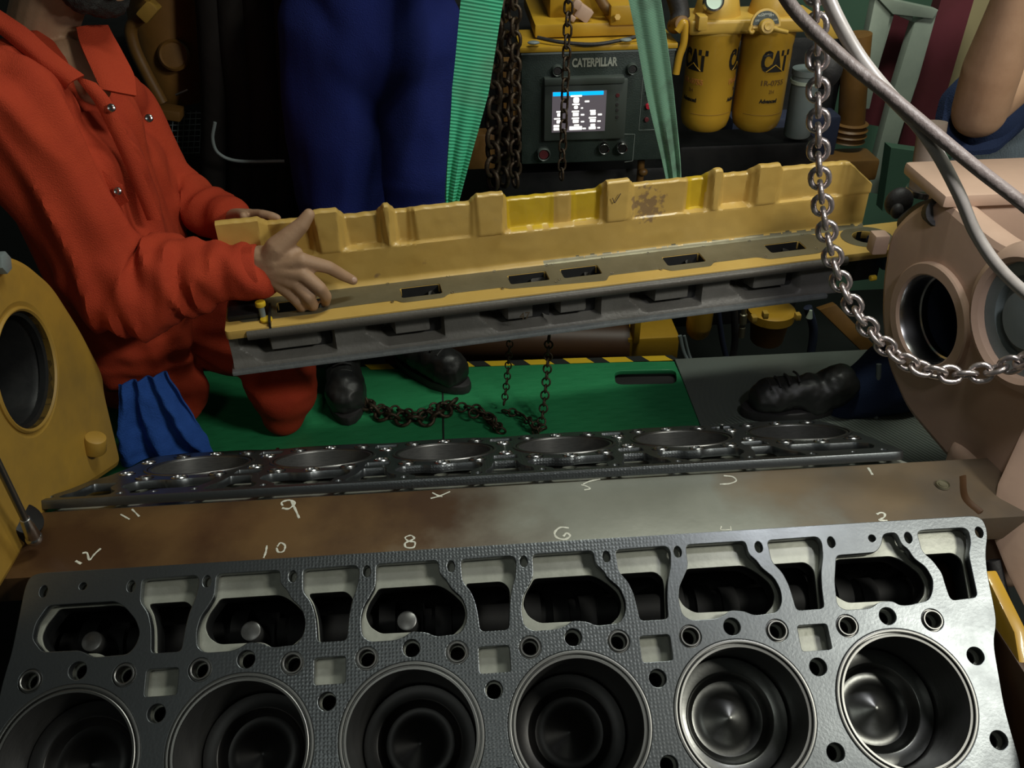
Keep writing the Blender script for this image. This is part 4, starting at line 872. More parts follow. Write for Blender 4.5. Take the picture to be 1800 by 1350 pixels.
def filter_head():
    r = thing('filter_head', 'yellow cast filter head with a dial, lever and gauge above the two canisters', 'filter head', (c1.x, c1.y, zt))
    xm = (c1.x+c2.x)/2
    bm = B(); box(bm, (xm+0.01, c1.y, zt+0.016), (0.30, 0.13, 0.032)); obj('head_casting', bm, M['filter_top'], r, bevel=0.008, seg=3)
    for c in (c1, c2):
        bm = B(); cyl(bm, (c.x, c.y, zt+0.02), (c.x, c.y, zt+0.075), 0.055, 0.045, 32, round_=0.006); obj('head_dome', bm, M['filter_top'], r)
        bm = B(); cyl(bm, (c.x, c.y, zt-0.004), (c.x, c.y, zt+0.006), 0.063, 0.063, 40, round_=0.002); obj('seal_ring', bm, M['filter_top'], r)
    q = at(1232, 38, 0.99); bm = B(); box(bm, q, (0.02, 0.04, 0.03)); obj('head_lug', bm, M['filter_top'], r, bevel=0.003)
    bm = B(); q = at(1448, 44, 1.02); box(bm, q, (0.07, 0.08, 0.045)); obj('outlet_block', bm, M['filter_top'], r, bevel=0.008)
    # quadrant dial
    q = at(1346, 44, 0.955); n = V((-0.02, -1, 0.30)).normalized(); mx = axis_mx(q, n)
    u = V((1, 0, 0)); u = (u-n*u.dot(n)).normalized(); v = n.cross(u); mx = Matrix((u, v, n)).transposed().to_4x4(); mx.translation = q
    arc = [(0.034*math.cos(a), 0.034*math.sin(a)) for a in [math.radians(-8+k*8) for k in range(26)]]
    plate('dial_backing', arc, [], 0.006, M['filter_top'], mx, r, 0.001)
    arc2 = [(0.029*math.cos(a), 0.029*math.sin(a)) for a in [math.radians(4+k*8) for k in range(23)]]
    plate('dial_plate', arc2, [], 0.002, M['panel'], mx @ Matrix.Translation((0, 0, 0.002)), r, 0.0004)
    for a, s in ((155, 'OFF'), (120, 'RIGHT'), (90, 'CHANGE'), (60, 'LEFT'), (25, 'OFF')):
        text('dial_text', s, 0.0055, M['silver'], mx @ Matrix.Translation((0.022*math.cos(math.radians(a)), 0.022*math.sin(math.radians(a)), 0.0022)), r, 0.0002)
    bm = B(); lathe(bm, [(0.017, 0), (0.017, 0.012), (0.014, 0.016), (0.009, 0.016), (0.008, 0.019), (0.004, 0.019), (0, 0.017)], mx @ Matrix.Translation((0, -0.004, 0)), 32); obj('valve_hub', bm, M['filter_top'], r)
    bm = B(); tube(bm, [mx @ V((0.010, -0.006, 0.010)), mx @ V((0.026, -0.012, 0.012)), mx @ V((0.046, -0.017, 0.012))], lambda t: 0.006-0.0015*t, n=12); obj('valve_lever', bm, M['filter_top'], r)
    bm = B(); tube(bm, [mx @ V((-0.031, 0.0, 0.0)), mx @ V((-0.035, -0.010, 0)), mx @ V((-0.030, -0.015, 0)), mx @ V((-0.026, -0.010, 0))], 0.004, n=10); obj('dial_stop', bm, M['filter_top'], r)
    # pressure gauge
    q = at(1255, 2, 1.0); n = V((-0.05, -1, 0.45)).normalized()
    bm = B(); lathe(bm, [(0, -0.015), (0.022, -0.015), (0.022, 0.004), (0.018, 0.006), (0.017, 0.002)], axis_mx(q, n), 32); g_ = obj('gauge', bm, M['steel'], r)
    bm = B(); lathe(bm, [(0, 0.0022), (0.0172, 0.0022)], axis_mx(q, n), 32); obj('gauge_face', bm, M['gauge_face'], g_)
filter_head()
def lower_things():
    # fuel bowl, brass fitting and strainer under the casting on the right
    a = at(1236, 560, 1.02)
    bm = B(); z0 = at(1236, 602, 1.02).z; lathe(bm, [(0, z0), (0.022, z0+0.003), (0.032, z0+0.016), (0.036, z0+0.04), (0.036, z0+0.12), (0, z0+0.13)], Matrix.Translation((a.x, 1.05, 0)), 32)
    tag(obj('fuel_bowl', bm, M['filter']), 'rounded yellow bowl hanging under the casting, left of the strainer pot', 'bowl')
    p = at(1362, 570, 1.02); zb = at(1358, 612, 1.02).z
    r = thing('strainer_pot', 'dull yellow tapering strainer pot with a collar, under the right part of the casting', 'strainer', (p.x, 1.06, zb))
    bm = B(); lathe(bm, [(0, zb), (0.042, zb), (0.046, zb+0.006), (0.058, zb+0.10), (0, zb+0.10)], Matrix.Translation((p.x, 1.06, 0)), 36); obj('pot', bm, M['ochre_dark'], r)
    bm = B(); lathe(bm, [(0.055, zb+0.075), (0.066, zb+0.08), (0.066, zb+0.105), (0.055, zb+0.11), (0.048, zb+0.11), (0, zb+0.112)], Matrix.Translation((p.x, 1.06, 0)), 36); obj('collar', bm, M['filter'], r)
    for k in range(3):
        q = at((1345, 1402, 1325)[k], (553, 556, 560)[k], 0.985); bm = B(); box(bm, q, (0.014, 0.02, 0.018)); obj('collar_lug', bm, M['filter_top'], r, bevel=0.002)
    q0, q1 = at(1309, 535, 1.0), at(1303, 592, 1.0); r = thing('brass_fitting', 'small brass hose fitting between the yellow bowl and the strainer pot', 'fitting', q1)
    bm = B(); h = (q0-q1).length; lathe(bm, [(0, 0), (0.009, 0), (0.009, h*0.3), (0.007, h*0.32), (0.007, h*0.4), (0.010, h*0.42), (0.010, h*0.7), (0.007, h*0.72), (0.007, h), (0, h)], axis_mx(q1, q0-q1), 20); obj('fitting_body', bm, M['machined'], r)
    for k, (pp, rad, m_, lab) in enumerate(((((1262, 545), (1270, 600), (1280, 640)), .008, 'bluegrey', 'dark hose left of the brass fitting'), (((1420, 540), (1430, 580), (1425, 625)), .012, 'bluegrey', 'dark hose with a pale clip right of the strainer pot'), (((1290, 540), (1292, 600), (1285, 640)), .010, 'rubber', 'black hose just behind the brass fitting'))):
        bm = B(); tube(bm, [at(x, y, 1.03) for x, y in pp], rad, n=12); tag(obj('hose', bm, M[m_]), lab, 'hose')
    bm = B(); q = at(1424, 552, 1.0); cyl(bm, q+V((0, 0, 0.012)), q-V((0, 0, 0.012)), 0.004, 0.009, 16); tag(obj('hose_clip', bm, M['frame_paint']), 'small pale cone-shaped clip on the dark hose under the casting', 'clip')
    # grey strainer cylinder behind the hanging chain, and neighbours
    q0, q1 = at(1420, 120, 1.10), at(1400, 238, 1.10); r = thing('water_strainer', 'grey metal cylinder behind the hanging chain, right of the filters', 'strainer', q1)
    bm = B(); h = (q0-q1).length; lathe(bm, [(0, 0), (0.030, 0), (0.033, 0.004), (0.033, h*0.9), (0.036, h*0.92), (0.036, h), (0, h)], axis_mx(q1, q0-q1), 36); obj('cylinder_body', bm, M['grey'], r)
    bm = B(); lathe(bm, [(0.0335, 0), (0.037, 0), (0.037, 0.008), (0.0335, 0.008)], axis_mx(q1+(q0-q1)*0.8, q0-q1), 36, close=True); obj('body_band', bm, M['frame_paint'], r)
    bm = B(); q = at(1452, 120, 1.12); ellipsoid(bm, q, (0.04, 0.04, 0.05)); tag(obj('valve_bonnet', bm, M['rubber']), 'dark rounded valve bonnet beside the hanging chain and grey cylinder', 'valve')
    bm = B(); a = at(1300, 285, 1.14); box(bm, a, (0.36, 0.12, 0.14)); tag(obj('perforated_grille', bm, M['dark'], bevel=0.01), 'dark speckled box below the two filters', 'grille')
    bm = B(); a = at(1360, 270, 1.18); box(bm, a+V((0.05, 0.12, -0.03)), (0.30, 0.10, 0.2)); tag(obj('tank', bm, M['bluegrey'], bevel=0.01), 'dark blue metal tank behind the speckled box', 'tank')
    bm = B(); tube(bm, [at(1508, 60, 1.3), at(1502, 130, 1.3), at(1495, 235, 1.3)], 0.036, n=24)
    r = tag(obj('exhaust_pipe', bm, M['ochre_dark']), 'brownish upright pipe with clamped bellows, left of the white door frame', 'pipe')
    bm = B(); lathe(bm, [(0.037, -0.03), (0.047, -0.026), (0.040, -0.018), (0.049, -0.010), (0.040, -0.002), (0.049, 0.006), (0.040, 0.014), (0.047, 0.022), (0.037, 0.026)], axis_mx(at(1493, 230, 1.3), V((0, 0, 1))), 32); obj('bellows', bm, M['ochre_dark'], r)
    bm = B(); a = at(1470, 290, 1.25); box(bm, a, (0.20, 0.1, 0.06)); tag(obj('pipe_support', bm, M['ochre_dark'], bevel=0.01), 'brown bracket at the foot of the bellows pipe', 'bracket')
    bm = B(); vs = [at(1440, 545, 0.94), at(1470, 535, 0.94), at(1545, 615, 0.90), at(1515, 618, 0.90)]; f = [bm.verts.new(v) for v in vs]; bm.faces.new(f); solid(bm, 0.03)
    tag(obj('diagonal_brace', bm, M['ochre_dark'], bevel=0.003), 'tan diagonal brace between the casting and the right end housing', 'brace')
    bm = B(); box(bm, (0.82, 1.03, 0.15), (0.14, 0.06, 0.16)); tag(obj('engine_cover', bm, M['tan'], bevel=0.015), 'tan metal cover behind the right end of the casting', 'cover')
lower_things()
# ================================================================== doorway on the right
def doorway():
    Y = 1.75
    r = thing('door_frame', 'pale green-grey door frame leaning toward the top right corner', 'door frame', at(1560, 300, Y))
    def poly(name, pts, m, dy, t=0.04):
        bm = B(); f = bm.faces.new([bm.verts.new(at(x, y, Y+dy)) for x, y in pts]); solid(bm, t); return obj(name, bm, M[m], r, bevel=0.004)
    poly('left_jamb', [(1530, -12), (1562, -4), (1520, 185), (1490, 185)], 'frame_paint', 0)
    poly('head_rail', [(1530, -12), (1640, 12), (1630, 28), (1560, 20)], 'frame_paint', -0.01)
    poly('right_jamb', [(1598, 34), (1638, 14), (1606, 130), (1576, 222), (1545, 335), (1516, 330), (1563, 150)], 'frame_paint', 0)
    poly('inner_lip', [(1562, 10), (1602, 24), (1598, 36), (1566, 22)], 'frame_paint', -0.02, 0.02)
    poly('left_lip', [(1562, 12), (1568, 22), (1530, 150), (1520, 140)], 'frame_paint', -0.01, 0.02)
    bm = B(); f = bm.faces.new([bm.verts.new(at(x, y, Y+0.05)) for x, y in ((1566, 18), (1604, 34), (1545, 222), (1505, 215))]); solid(bm, 0.03)
    o = obj('maroon_panel', bm, M['maroon']); tag(o, 'maroon panel inside the pale door frame', 'panel')
    bm = B(); f = bm.faces.new([bm.verts.new(at(x, y, Y+0.1)) for x, y in ((1645, -20), (1702, -20), (1620, 265), (1565, 260))]); solid(bm, 0.05)
    o = obj('maroon_column', bm, M['maroon']); tag(o, 'maroon column to the right of the pale door frame', 'column')
    bm = B(); f = bm.faces.new([bm.verts.new(at(x, y, Y+0.2)) for x, y in ((1700, -20), (1750, -20), (1665, 300), (1625, 250))]); solid(bm, 0.05)
    o = obj('cream_post', bm, M['cream']); tag(o, 'cream post between the maroon column and the bare arm', 'post')
    bm = B(); f = bm.faces.new([bm.verts.new(at(x, y, Y-0.1)) for x, y in ((1555, 250), (1700, 270), (1700, 360), (1540, 360))]); solid(bm, 0.05)
    o = obj('green_cabinet', bm, M['wall']); tag(o, 'dull green cabinet side behind the tan housing', 'cabinet')
doorway()
# pipe, hose end and fittings on top of the right housing
q = at(1668, 372, 0.33)
r = thing('hose_connection', 'black hose stub and clamps standing behind the right end housing', 'hose', at(1640, 380, 0.42))
bm = B(); tube(bm, [at(1600, 395, 0.50), at(1625, 378, 0.45), at(1655, 372, 0.36)], 0.026, n=24); obj('hose_stub', bm, M['rubber'], r)
bm = B(); p0 = at(1655, 372, 0.36); lathe(bm, [(0.017, -0.01), (0.019, 0.004), (0.027, 0.004), (0.029, -0.006), (0.027, -0.012)], axis_mx(p0, at(1672, 372, 0.30)-at(1640, 374, 0.40)), 28); obj('hose_end', bm, M['rubber'], r)
bm = B(); tube(bm, [at(1640, 215, 0.61), at(1632, 270, 0.60), at(1622, 335, 0.58)], 0.027, n=24); obj('riser_pipe', bm, M['pipe_brown'], r)
bm = B(); lathe(bm, [(0.027, 0), (0.034, 0), (0.034, 0.012), (0.027, 0.012)], axis_mx(at(1622, 340, 0.58), V((0, 0, 1))), 28, close=True); obj('pipe_clamp', bm, M['steel'], r)
bm = B(); q = at(1580, 355, 0.55); ellipsoid(bm, q, (0.028, 0.02, 0.03)); ellipsoid(bm, q+V((-0.01, -0.02, -0.01)), (0.012, 0.012, 0.016)); obj('clamp_body', bm, M['rubber'], r)
# foreground things around the near bank
bm = B(); vs = [atx(x, y, 0.665) for x, y in ((1738, 1010), (1752, 1002), (1806, 1110), (1838, 1300), (1796, 1318), (1752, 1180))]
f = bm.faces.new([bm.verts.new(v) for v in vs]); solid(bm, 0.02)
o = obj('yellow_bracket', bm, M['filter'], bevel=0.004); tag(o, 'bright yellow bracket plate at the right edge beside the near bank', 'bracket')
bm = B(); vs = [on(x, y, (-0.7, -0.5, 0.5), (0.80, -0.1, 0.15)) for x, y in ((1800, 745), (1752, 850), (1738, 930), (1770, 1010), (1830, 1130), (1860, 900), (1860, 720))]
f = bm.faces.new([bm.verts.new(v) for v in vs]); solid(bm, 0.03)
o = obj('side_cover', bm, M['tan'], bevel=0.008); tag(o, 'dull tan side cover at the right edge below the chain', 'cover')
bm = B(); tube(bm, [atx(1745, 985, 0.71), atx(1765, 1060, 0.72), atx(1800, 1150, 0.73), atx(1830, 1230, 0.73)], 0.012)
tag(obj('rubber_hose', bm, M['rubber']), 'black hose between the tan side cover and the yellow bracket', 'hose')
bm = B(); box(bm, (0.650, -0.24, -0.14), (0.014, 0.40, 0.34)); tag(obj('end_plate', bm, M['rail'], bevel=0.004), 'brown engine end plate along the right side of the near bank', 'engine plate')
r = thing('breaker_bar', 'chrome breaker bar with a round head leaning in at the left edge of the valley', 'tool', atz(58, 945, 0.14))
p0, p1 = atz(60, 946, 0.145), atx(-40, 740, -0.78)
bm = B(); cyl(bm, p0, p0+(p1-p0)*1.0, 0.0055, n=16); obj('handle', bm, M['liner'], r)
bm = B(); cyl(bm, p0, p0+(p1-p0).normalized()*0.05, 0.011, 0.0075, 20, round_=0.002); ellipsoid(bm, p0, (0.0125, 0.0125, 0.0125)); obj('head', bm, M['steel'], r)
bm = B(); q = atz(45, 935, 0.12); cyl(bm, q-V((0.03, 0, 0.01)), q+V((0.01, 0, 0.03)), 0.030, n=28, round_=0.004); tag(obj('lifting_eye_boss', bm, M['dark']), 'dark round boss under the breaker bar at the left of the valley', 'boss')
bm = B(); q = at(1269, 752, 0.40); cyl(bm, q-V((0, 0, 0.03)), at(1269, 745, 0.40)+V((0, 0, 0)), 0.0042, n=16, round_=0.0006); tag(obj('dowel_pin', bm, M['steel']), 'bright steel dowel pin standing up at the far edge of the right far bore', 'pin')
bm = B(); q = at(488, 800, 0.44); cyl(bm, q-V((0, 0, 0.03)), at(488, 789, 0.44), 0.0042, n=16, round_=0.0006); tag(obj('dowel_pin', bm, M['steel']), 'short dowel pin standing up at the far edge toward the left bores', 'pin')
bm = B(); tube(bm, [at(1545, 640, 0.62), at(1543, 690, 0.60), at(1538, 745, 0.58)], 0.006, n=12); tag(obj('pale_conduit', bm, M['grey']), 'thin pale conduit beside the navy trouser leg', 'conduit')
# ================================================================== people
def seg_dist(p, a, b):
    ab = b-a; t = max(0, min(1, (p-a).dot(ab)/ab.dot(ab))); return (p-(a+ab*t)).length, t
def cloth(name, chains, blobs, m, parent, folds, voxel=0.008, base=0.004, seed=0):
    bm = B()
    for c in chains: limb(bm, c)
    for c, s in blobs: ellipsoid(bm, c, s)
    bm = remeshed(bm, voxel, 6); bm.normal_update()
    off = V((seed*3.1, seed*1.7, seed))
    for v in bm.verts:
        p = v.co; d = base*(noise.noise(p*9+off))
        for kind, a, b, rad, amp, fr in folds:
            dist, t = seg_dist(p, a, b)
            wgt = 1-ss(rad*0.8, rad*1.5, dist)
            if wgt <= 0: continue
            ax = (b-a).normalized(); al = p.dot(ax); pr_ = p-ax*al
            if kind == 'ring': q = ax*al*fr + pr_*fr*0.35
            else: q = ax*al*fr*0.22 + pr_*fr
            n_ = noise.noise(q+off); rd = (1-abs(n_)*2.2); d += wgt*amp*(max(rd, -0.6) + 0.4*noise.noise(q*2.1))
        v.co = p+v.normal*d
    for _ in range(2): bmesh.ops.smooth_vert(bm, verts=bm.verts, factor=0.35, use_axis_x=True, use_axis_y=True, use_axis_z=True)
    return obj(name, bm, m, parent)
def boot(name, label, heel, toe, shaft_top, parent=None, w=0.048):
    heel, toe, top = V(heel), V(toe), V(shaft_top); d = (toe-heel); L_ = d.length; d.normalize(); up = V((0, 0, 1))
    r = thing(name, label, 'boot', heel) if parent is None else parent
    bm = B(); limb(bm, [(heel+up*0.055, 0.040), (heel+d*L_*0.35+up*0.060, 0.042), (heel+d*L_*0.65+up*0.052, w*0.94), (toe-d*0.045+up*0.050, w), (toe-d*0.035+up*0.046, w*0.93)])
    limb(bm, [(heel+d*0.035+up*0.06, 0.045), (heel.lerp(top, 0.55)+d*0.035, 0.046), (top, 0.050)])
    bm = remeshed(bm, 0.005, 4); bm.normal_update()
    for v in bm.verts:
        if v.co.z < heel.z+0.012: v.co.z = heel.z+0.012
        v.co += V((noise.noise(v.co*28), noise.noise(v.co*28+V((5, 0, 0))), noise.noise(v.co*28+V((0, 5, 0)))))*0.005+v.normal*0.002*noise.noise(v.co*70)
    obj('boot_upper', bm, M['boot'], r)
    bm = B(); side = V((-d.y, d.x, 0)); pts = []
    for k in range(20):
        a = 2*math.pi*k/20; x = math.cos(a); y = math.sin(a)
        pts.append(heel + d*(L_/2-0.0+x*(L_/2+0.035)-0.01) + side*y*(w*0.98 if x > 0 else 0.043))
    vs = [bm.verts.new(p+up*0.001) for p in pts]; f = bm.faces.new(vs); e = bmesh.ops.extrude_face_region(bm, geom=[f]); bmesh.ops.translate(bm, verts=[g_ for g_ in e['geom'] if isinstance(g_, bmesh.types.BMVert)], vec=up*0.024)
    obj('boot_sole', bm, M['rubber'], r, bevel=0.004)
    bm = B()
    for k in range(4):
        c = heel+d*(L_*0.42+k*0.022)+up*(0.108-k*0.006); tube(bm, [c-side*0.022+up*-0.004, c+up*0.003, c+side*0.022-up*0.004], 0.003, n=8, per=4)
    obj('boot_lace', bm, M['rubber'], r); return r
def head(bm, c, f, s=1.0):
    """skull, jaw, nose, brow, ears; f = facing direction"""
    f = V(f).normalized(); z = V((0, 0, 1)); z = (z-f*z.dot(f)).normalized(); y = z.cross(f); R = Matrix((f, y, z)).transposed()
    T = lambda a, b, c_: c+R @ V((a*s, b*s, c_*s)); X = R.to_4x4()
    ellipsoid(bm, T(-0.01, 0, 0.02), (0.096*s, 0.076*s, 0.098*s), mx=X)
    ellipsoid(bm, T(0.022, 0, -0.045), (0.066*s, 0.056*s, 0.070*s), mx=X)
    ellipsoid(bm, T(0.062, 0, -0.095), (0.024*s, 0.026*s, 0.020*s), mx=X)
    limb(bm, [(T(0.088, 0, 0.01), 0.008*s), (T(0.108, 0, -0.028), 0.012*s), (T(0.098, 0, -0.034), 0.013*s)], 12)
    ellipsoid(bm, T(0.088, 0, -0.058), (0.012*s, 0.024*s, 0.008*s), mx=X); ellipsoid(bm, T(0.085, 0, -0.070), (0.013*s, 0.020*s, 0.008*s), mx=X)
    for e in (1, -1):
        ellipsoid(bm, T(0.080, 0.032*e, 0.020), (0.012*s, 0.022*s, 0.008*s), mx=X)
        ellipsoid(bm, T(-0.005, 0.078*e, -0.008), (0.020*s, 0.008*s, 0.032*s), mx=X)
    return T, X
def hand(bm, wrist, palm, fingers, thumb, pr_=0.030, s=1.0):
    """palm as a fan of metacarpals, five separate tapered fingers"""
    for (mc, *js) in fingers:
        limb(bm, [(wrist.lerp(mc, 0.0), 0.021*s), (wrist.lerp(mc, 0.5), 0.0175*s), (mc, 0.0125*s)], 14)
        rs = [0.0115, 0.0098, 0.0088, 0.0072]
        limb(bm, [(mc, 0.0118*s)]+[(j, rs[min(k+1, 3)]*s) for k, j in enumerate(js)], 14)
    limb(bm, [(wrist, 0.021*s)]+[(p, r_) for p, r_ in zip(thumb, (0.0185*s, 0.0145*s, 0.0115*s, 0.0088*s))], 14)
def nail(p, d, nrm, parent, s=1.0):
    d = V(d).normalized(); n_ = V(nrm); n_ = (n_-d*n_.dot(d)).normalized(); y = n_.cross(d); bm = B()
    mx = Matrix((d, y, n_)).transposed().to_4x4(); mx.translation = V(p)+n_*0.0062*s
    ellipsoid(bm, (0, 0, 0), (0.0062*s, 0.0052*s, 0.0018*s), 14); obj('fingernail', bm, M['nail'], parent, mx)

def orange_worker():
    r = thing('person', 'person kneeling in orange coverall, dark beard, both hands holding the yellow casting', 'person', (-0.70, 0.70, FZ))
    neck, chest, belly, pelvis = at(78, 95, 0.70), at(112, 235, 0.70), at(185, 420, 0.70), at(235, 575, 0.70)
    rs_, re_, rw_ = at(15, 190, 0.53), at(205, 508, 0.50), at(452, 474, 0.505)
    ls_, le_, lw_ = at(215, 190, 0.88), at(310, 345, 0.86), at(412, 385, 0.74)
    rk, rf = at(300, 690, 0.64), at(180, 720, 0.85)
    lk, lf_ = at(478, 618, 0.70), at(505, 738, 0.68)
    rk.z = max(rk.z, FZ+0.07); rf.z = FZ+0.06; lf_.z = FZ+0.05
    # skin
    bm = B()
    fd = V((0.86, -0.35, -0.42)).normalized(); z_ = V((0, 0, 1)); z_ = (z_-fd*z_.dot(fd)).normalized()
    hc = at(186, 6, 0.66)-fd*0.062+z_*0.094      # chin just inside the top of the frame
    T, X = head(bm, hc, fd, 0.98)
    limb(bm, [(T(-0.03, 0, -0.06), 0.060), (at(70, 60, 0.71), 0.058), (at(100, 118, 0.70), 0.060)])
    limb(bm, [(at(98, 125, 0.69), 0.068), (at(122, 200, 0.69), 0.10)]); limb(bm, [(at(120, 112, 0.665), 0.045), (at(160, 150, 0.64), 0.035)])
    limb(bm, [(at(60, 150, 0.62), 0.05), (rs_, 0.045), (re_, 0.040), (rw_, 0.028)])
    limb(bm, [(at(150, 160, 0.8), 0.05), (ls_, 0.045), (le_, 0.036), (lw_, 0.027)])
    limb(bm, [(chest, 0.10), (belly, 0.10), (pelvis, 0.11)])
    # right hand: back of the hand to the camera, index straight, the others hooked in the port
    wr = at(468, 470, 0.505)
    F4 = [(at(530, 458, 0.485), at(578, 470, 0.500), at(603, 484, 0.515), at(621, 493, 0.525)),
          (at(531, 481, 0.478), at(562, 506, 0.468), at(573, 521, 0.482), at(572, 533, 0.505)),
          (at(519, 497, 0.480), at(542, 522, 0.466), at(550, 536, 0.480), at(549, 545, 0.505)),
          (at(503, 507, 0.486), at(522, 527, 0.472), at(530, 538, 0.482), at(530, 546, 0.503))]
    TH = [at(488, 436, 0.500), at(508, 416, 0.505), at(530, 396, 0.512), at(543, 377, 0.520)]
    hand(bm, wr, None, F4, TH, s=1.30)
    limb(bm, [(at(458, 456, 0.51), 0.027), (at(485, 458, 0.502), 0.028), (at(512, 452, 0.497), 0.020)], 14); limb(bm, [(at(458, 484, 0.51), 0.026), (at(488, 486, 0.498), 0.026), (at(508, 492, 0.492), 0.020)], 14); limb(bm, [(at(490, 445, 0.505), 0.020), (at(520, 445, 0.500), 0.014)], 14)
    # left hand laid over the top of the ribbed wall
    wl = at(412, 384, 0.73)
    G4 = [(at(440, 378, 0.640), at(462, 377, 0.610), at(478, 380, 0.600), at(488, 383, 0.597)), (at(432, 378, 0.665), at(455, 376, 0.640), at(472, 379, 0.630), at(482, 382, 0.625)),
          (at(428, 380, 0.690), at(448, 378, 0.668), at(462, 380, 0.655), at(470, 383, 0.650)), (at(424, 382, 0.710), at(440, 381, 0.695), at(450, 383, 0.685), at(456, 386, 0.680))]
    hand(bm, wl, None, G4, [at(418, 382, 0.69), at(420, 380, 0.66), at(424, 378, 0.635), at(428, 380, 0.60)])
    bm = remeshed(bm, 0.0030, 1)
    obj('body', bm, M['skin'], r)
    nail(at(620, 490, 0.522), at(621, 493, 0.525)-at(603, 484, 0.515), V((0.1, -1, 0.4)), r); nail(at(540, 381, 0.516), at(543, 377, 0.520)-at(530, 396, 0.512), V((-0.6, -0.6, 0.5)), r)
    # hair and beard
    bm = B(); ellipsoid(bm, T(-0.022, 0, 0.04), (0.098, 0.083, 0.098), mx=X); bm2 = remeshed(bm, 0.007, 1)
    for v in bm2.verts: v.co += v.normal*0.003*noise.noise(v.co*90)
    obj('hair', bm2, M['hair'], r)
    bm = B()
    ellipsoid(bm, T(0.052, 0, -0.088), (0.046, 0.048, 0.032), mx=X)
    for e in (1, -1): limb(bm, [(T(0.045, 0.040*e, -0.082), 0.030), (T(0.010, 0.060*e, -0.060), 0.024), (T(-0.004, 0.070*e, -0.020), 0.016)], 14)
    limb(bm, [(T(0.086, -0.026, -0.062), 0.009), (T(0.096, 0, -0.050), 0.009), (T(0.086, 0.026, -0.062), 0.009)], 12)
    bm2 = remeshed(bm, 0.004, 2); bm2.normal_update()
    for v in bm2.verts: v.co += v.normal*0.003*noise.noise(v.co*140)
    obj('beard', bm2, M['hair'], r)
    for e in (1, -1):
        bm = B(); ellipsoid(bm, T(0.082, 0.032*e, 0.004), (0.011, 0.012, 0.010)); obj('eye', bm, M['hair'], r)
    # coverall
    chains = [[(at(60, 150, 0.64), 0.085), (chest, 0.135), (belly, 0.135), (pelvis, 0.135)],
              [(at(20, 150, 0.60), 0.075), (at(120, 170, 0.72), 0.085), (at(205, 170, 0.84), 0.060)],
              [(at(150, 300, 0.60), 0.10), (at(205, 480, 0.62), 0.11)], [(at(215, 300, 0.78), 0.095), (at(250, 470, 0.76), 0.10)],
              [(rs_, 0.082), (rs_.lerp(re_, 0.5), 0.074), (re_, 0.066), (re_.lerp(rw_, 0.35), 0.068), (re_.lerp(rw_, 0.7), 0.052), (at(448, 474, 0.505), 0.043)],
              [(ls_, 0.070), (le_, 0.056), (le_.lerp(lw_, 0.6), 0.046), (at(408, 388, 0.75), 0.040)],
              [(pelvis, 0.12), (rk, 0.070), (rf, 0.06)], [(pelvis+V((0.05, 0.10, 0.03)), 0.11), (lk, 0.082), (at(500, 690, 0.67), 0.074), (at(497, 728, 0.67), 0.052)]]
    a1, b1 = at(20, 120, 0.6), at(300, 560, 0.62)
    folds = [('long', at(60, 120, 0.6), at(260, 520, 0.62), 0.15, 0.017, 13), ('ring', re_, rw_, 0.08, 0.017, 24), ('long', rs_, re_, 0.09, 0.013, 15), ('ring', le_, lw_, 0.07, 0.013, 28),
             ('long', pelvis, rk, 0.12, 0.013, 14), ('long', pelvis, lk, 0.12, 0.012, 16)]
    cov = cloth('coverall', chains, [], M['orange'], r, folds, 0.0075, 0.006, 1)
    # cuff band
    bm = B(); d = (rw_-re_).normalized(); c = at(450, 474, 0.505)
    prof = [(0.040, -0.045), (0.049, -0.045), (0.048, 0.006), (0.045, 0.010), (0.040, 0.006)]
    lathe(bm, prof, axis_mx(c, d), 40, close=True)
    for v in bm.verts: v.co += V((0, 0, 1))*0.003*noise.noise(v.co*40)
    obj('cuff', bm, M['orange'], r)
    # open collar: two thick folded flaps and the front placket
    def flap(name, A, Bp, n_=14, th=0.006, bulge=0.012):
        A = smooth_path(A, 4); Bp = smooth_path(Bp, 4); rows = []
        K = 7
        for k in range(K+1):
            t = k/K; row = []
            for a, b in zip(A, Bp):
                p = a.lerp(b, t)+V((-0.1, -1, 0.4)).normalized()*bulge*math.sin(t*math.pi)
                row.append(p+V((0, 1, 0))*0.003*noise.noise(p*30))
            rows.append(row)
        bm = B(); grid(bm, rows); bmesh.ops.recalc_face_normals(bm, faces=bm.faces); solid(bm, th)
        return obj(name, bm, M['orange'], r, bevel=0)
    flap('collar_flap', [at(-20, 5, 0.60), at(45, 48, 0.585), at(95, 92, 0.575), at(148, 132, 0.565)], [at(-20, 45, 0.575), at(30, 85, 0.560), at(80, 128, 0.550), at(115, 158, 0.550)])
    flap('collar_flap', [at(134, 48, 0.655), at(140, 72, 0.625), at(155, 108, 0.595), at(178, 156, 0.570)], [at(190, 44, 0.70), at(212, 85, 0.67), at(235, 130, 0.63), at(240, 168, 0.60)])
    flap('placket', [at(134, 133, 0.575), at(170, 180, 0.560), at(215, 270, 0.550), at(262, 385, 0.545)], [at(168, 148, 0.575), at(200, 190, 0.562), at(240, 280, 0.552), at(282, 385, 0.548)], bulge=0.004)
    flap('chest_pocket', [at(135, 275, 0.530), at(180, 300, 0.528), at(215, 325, 0.530)], [at(160, 345, 0.528), at(192, 368, 0.526), at(226, 352, 0.532)], bulge=0.006, th=0.004)
    for x, y, yy in ((196, 190, 0.548), (262, 208, 0.590), (207, 336, 0.512)):
        q = at(x, y, yy); bm = B(); lathe(bm, [(0.0075, 0), (0.0072, 0.003), (0.005, 0.0045), (0.002, 0.0035), (0, 0.0035)], axis_mx(q, V((-0.05, -1, 0.45))), 20); obj('snap_button', bm, M['steel'], r)
    return r
orange_worker()

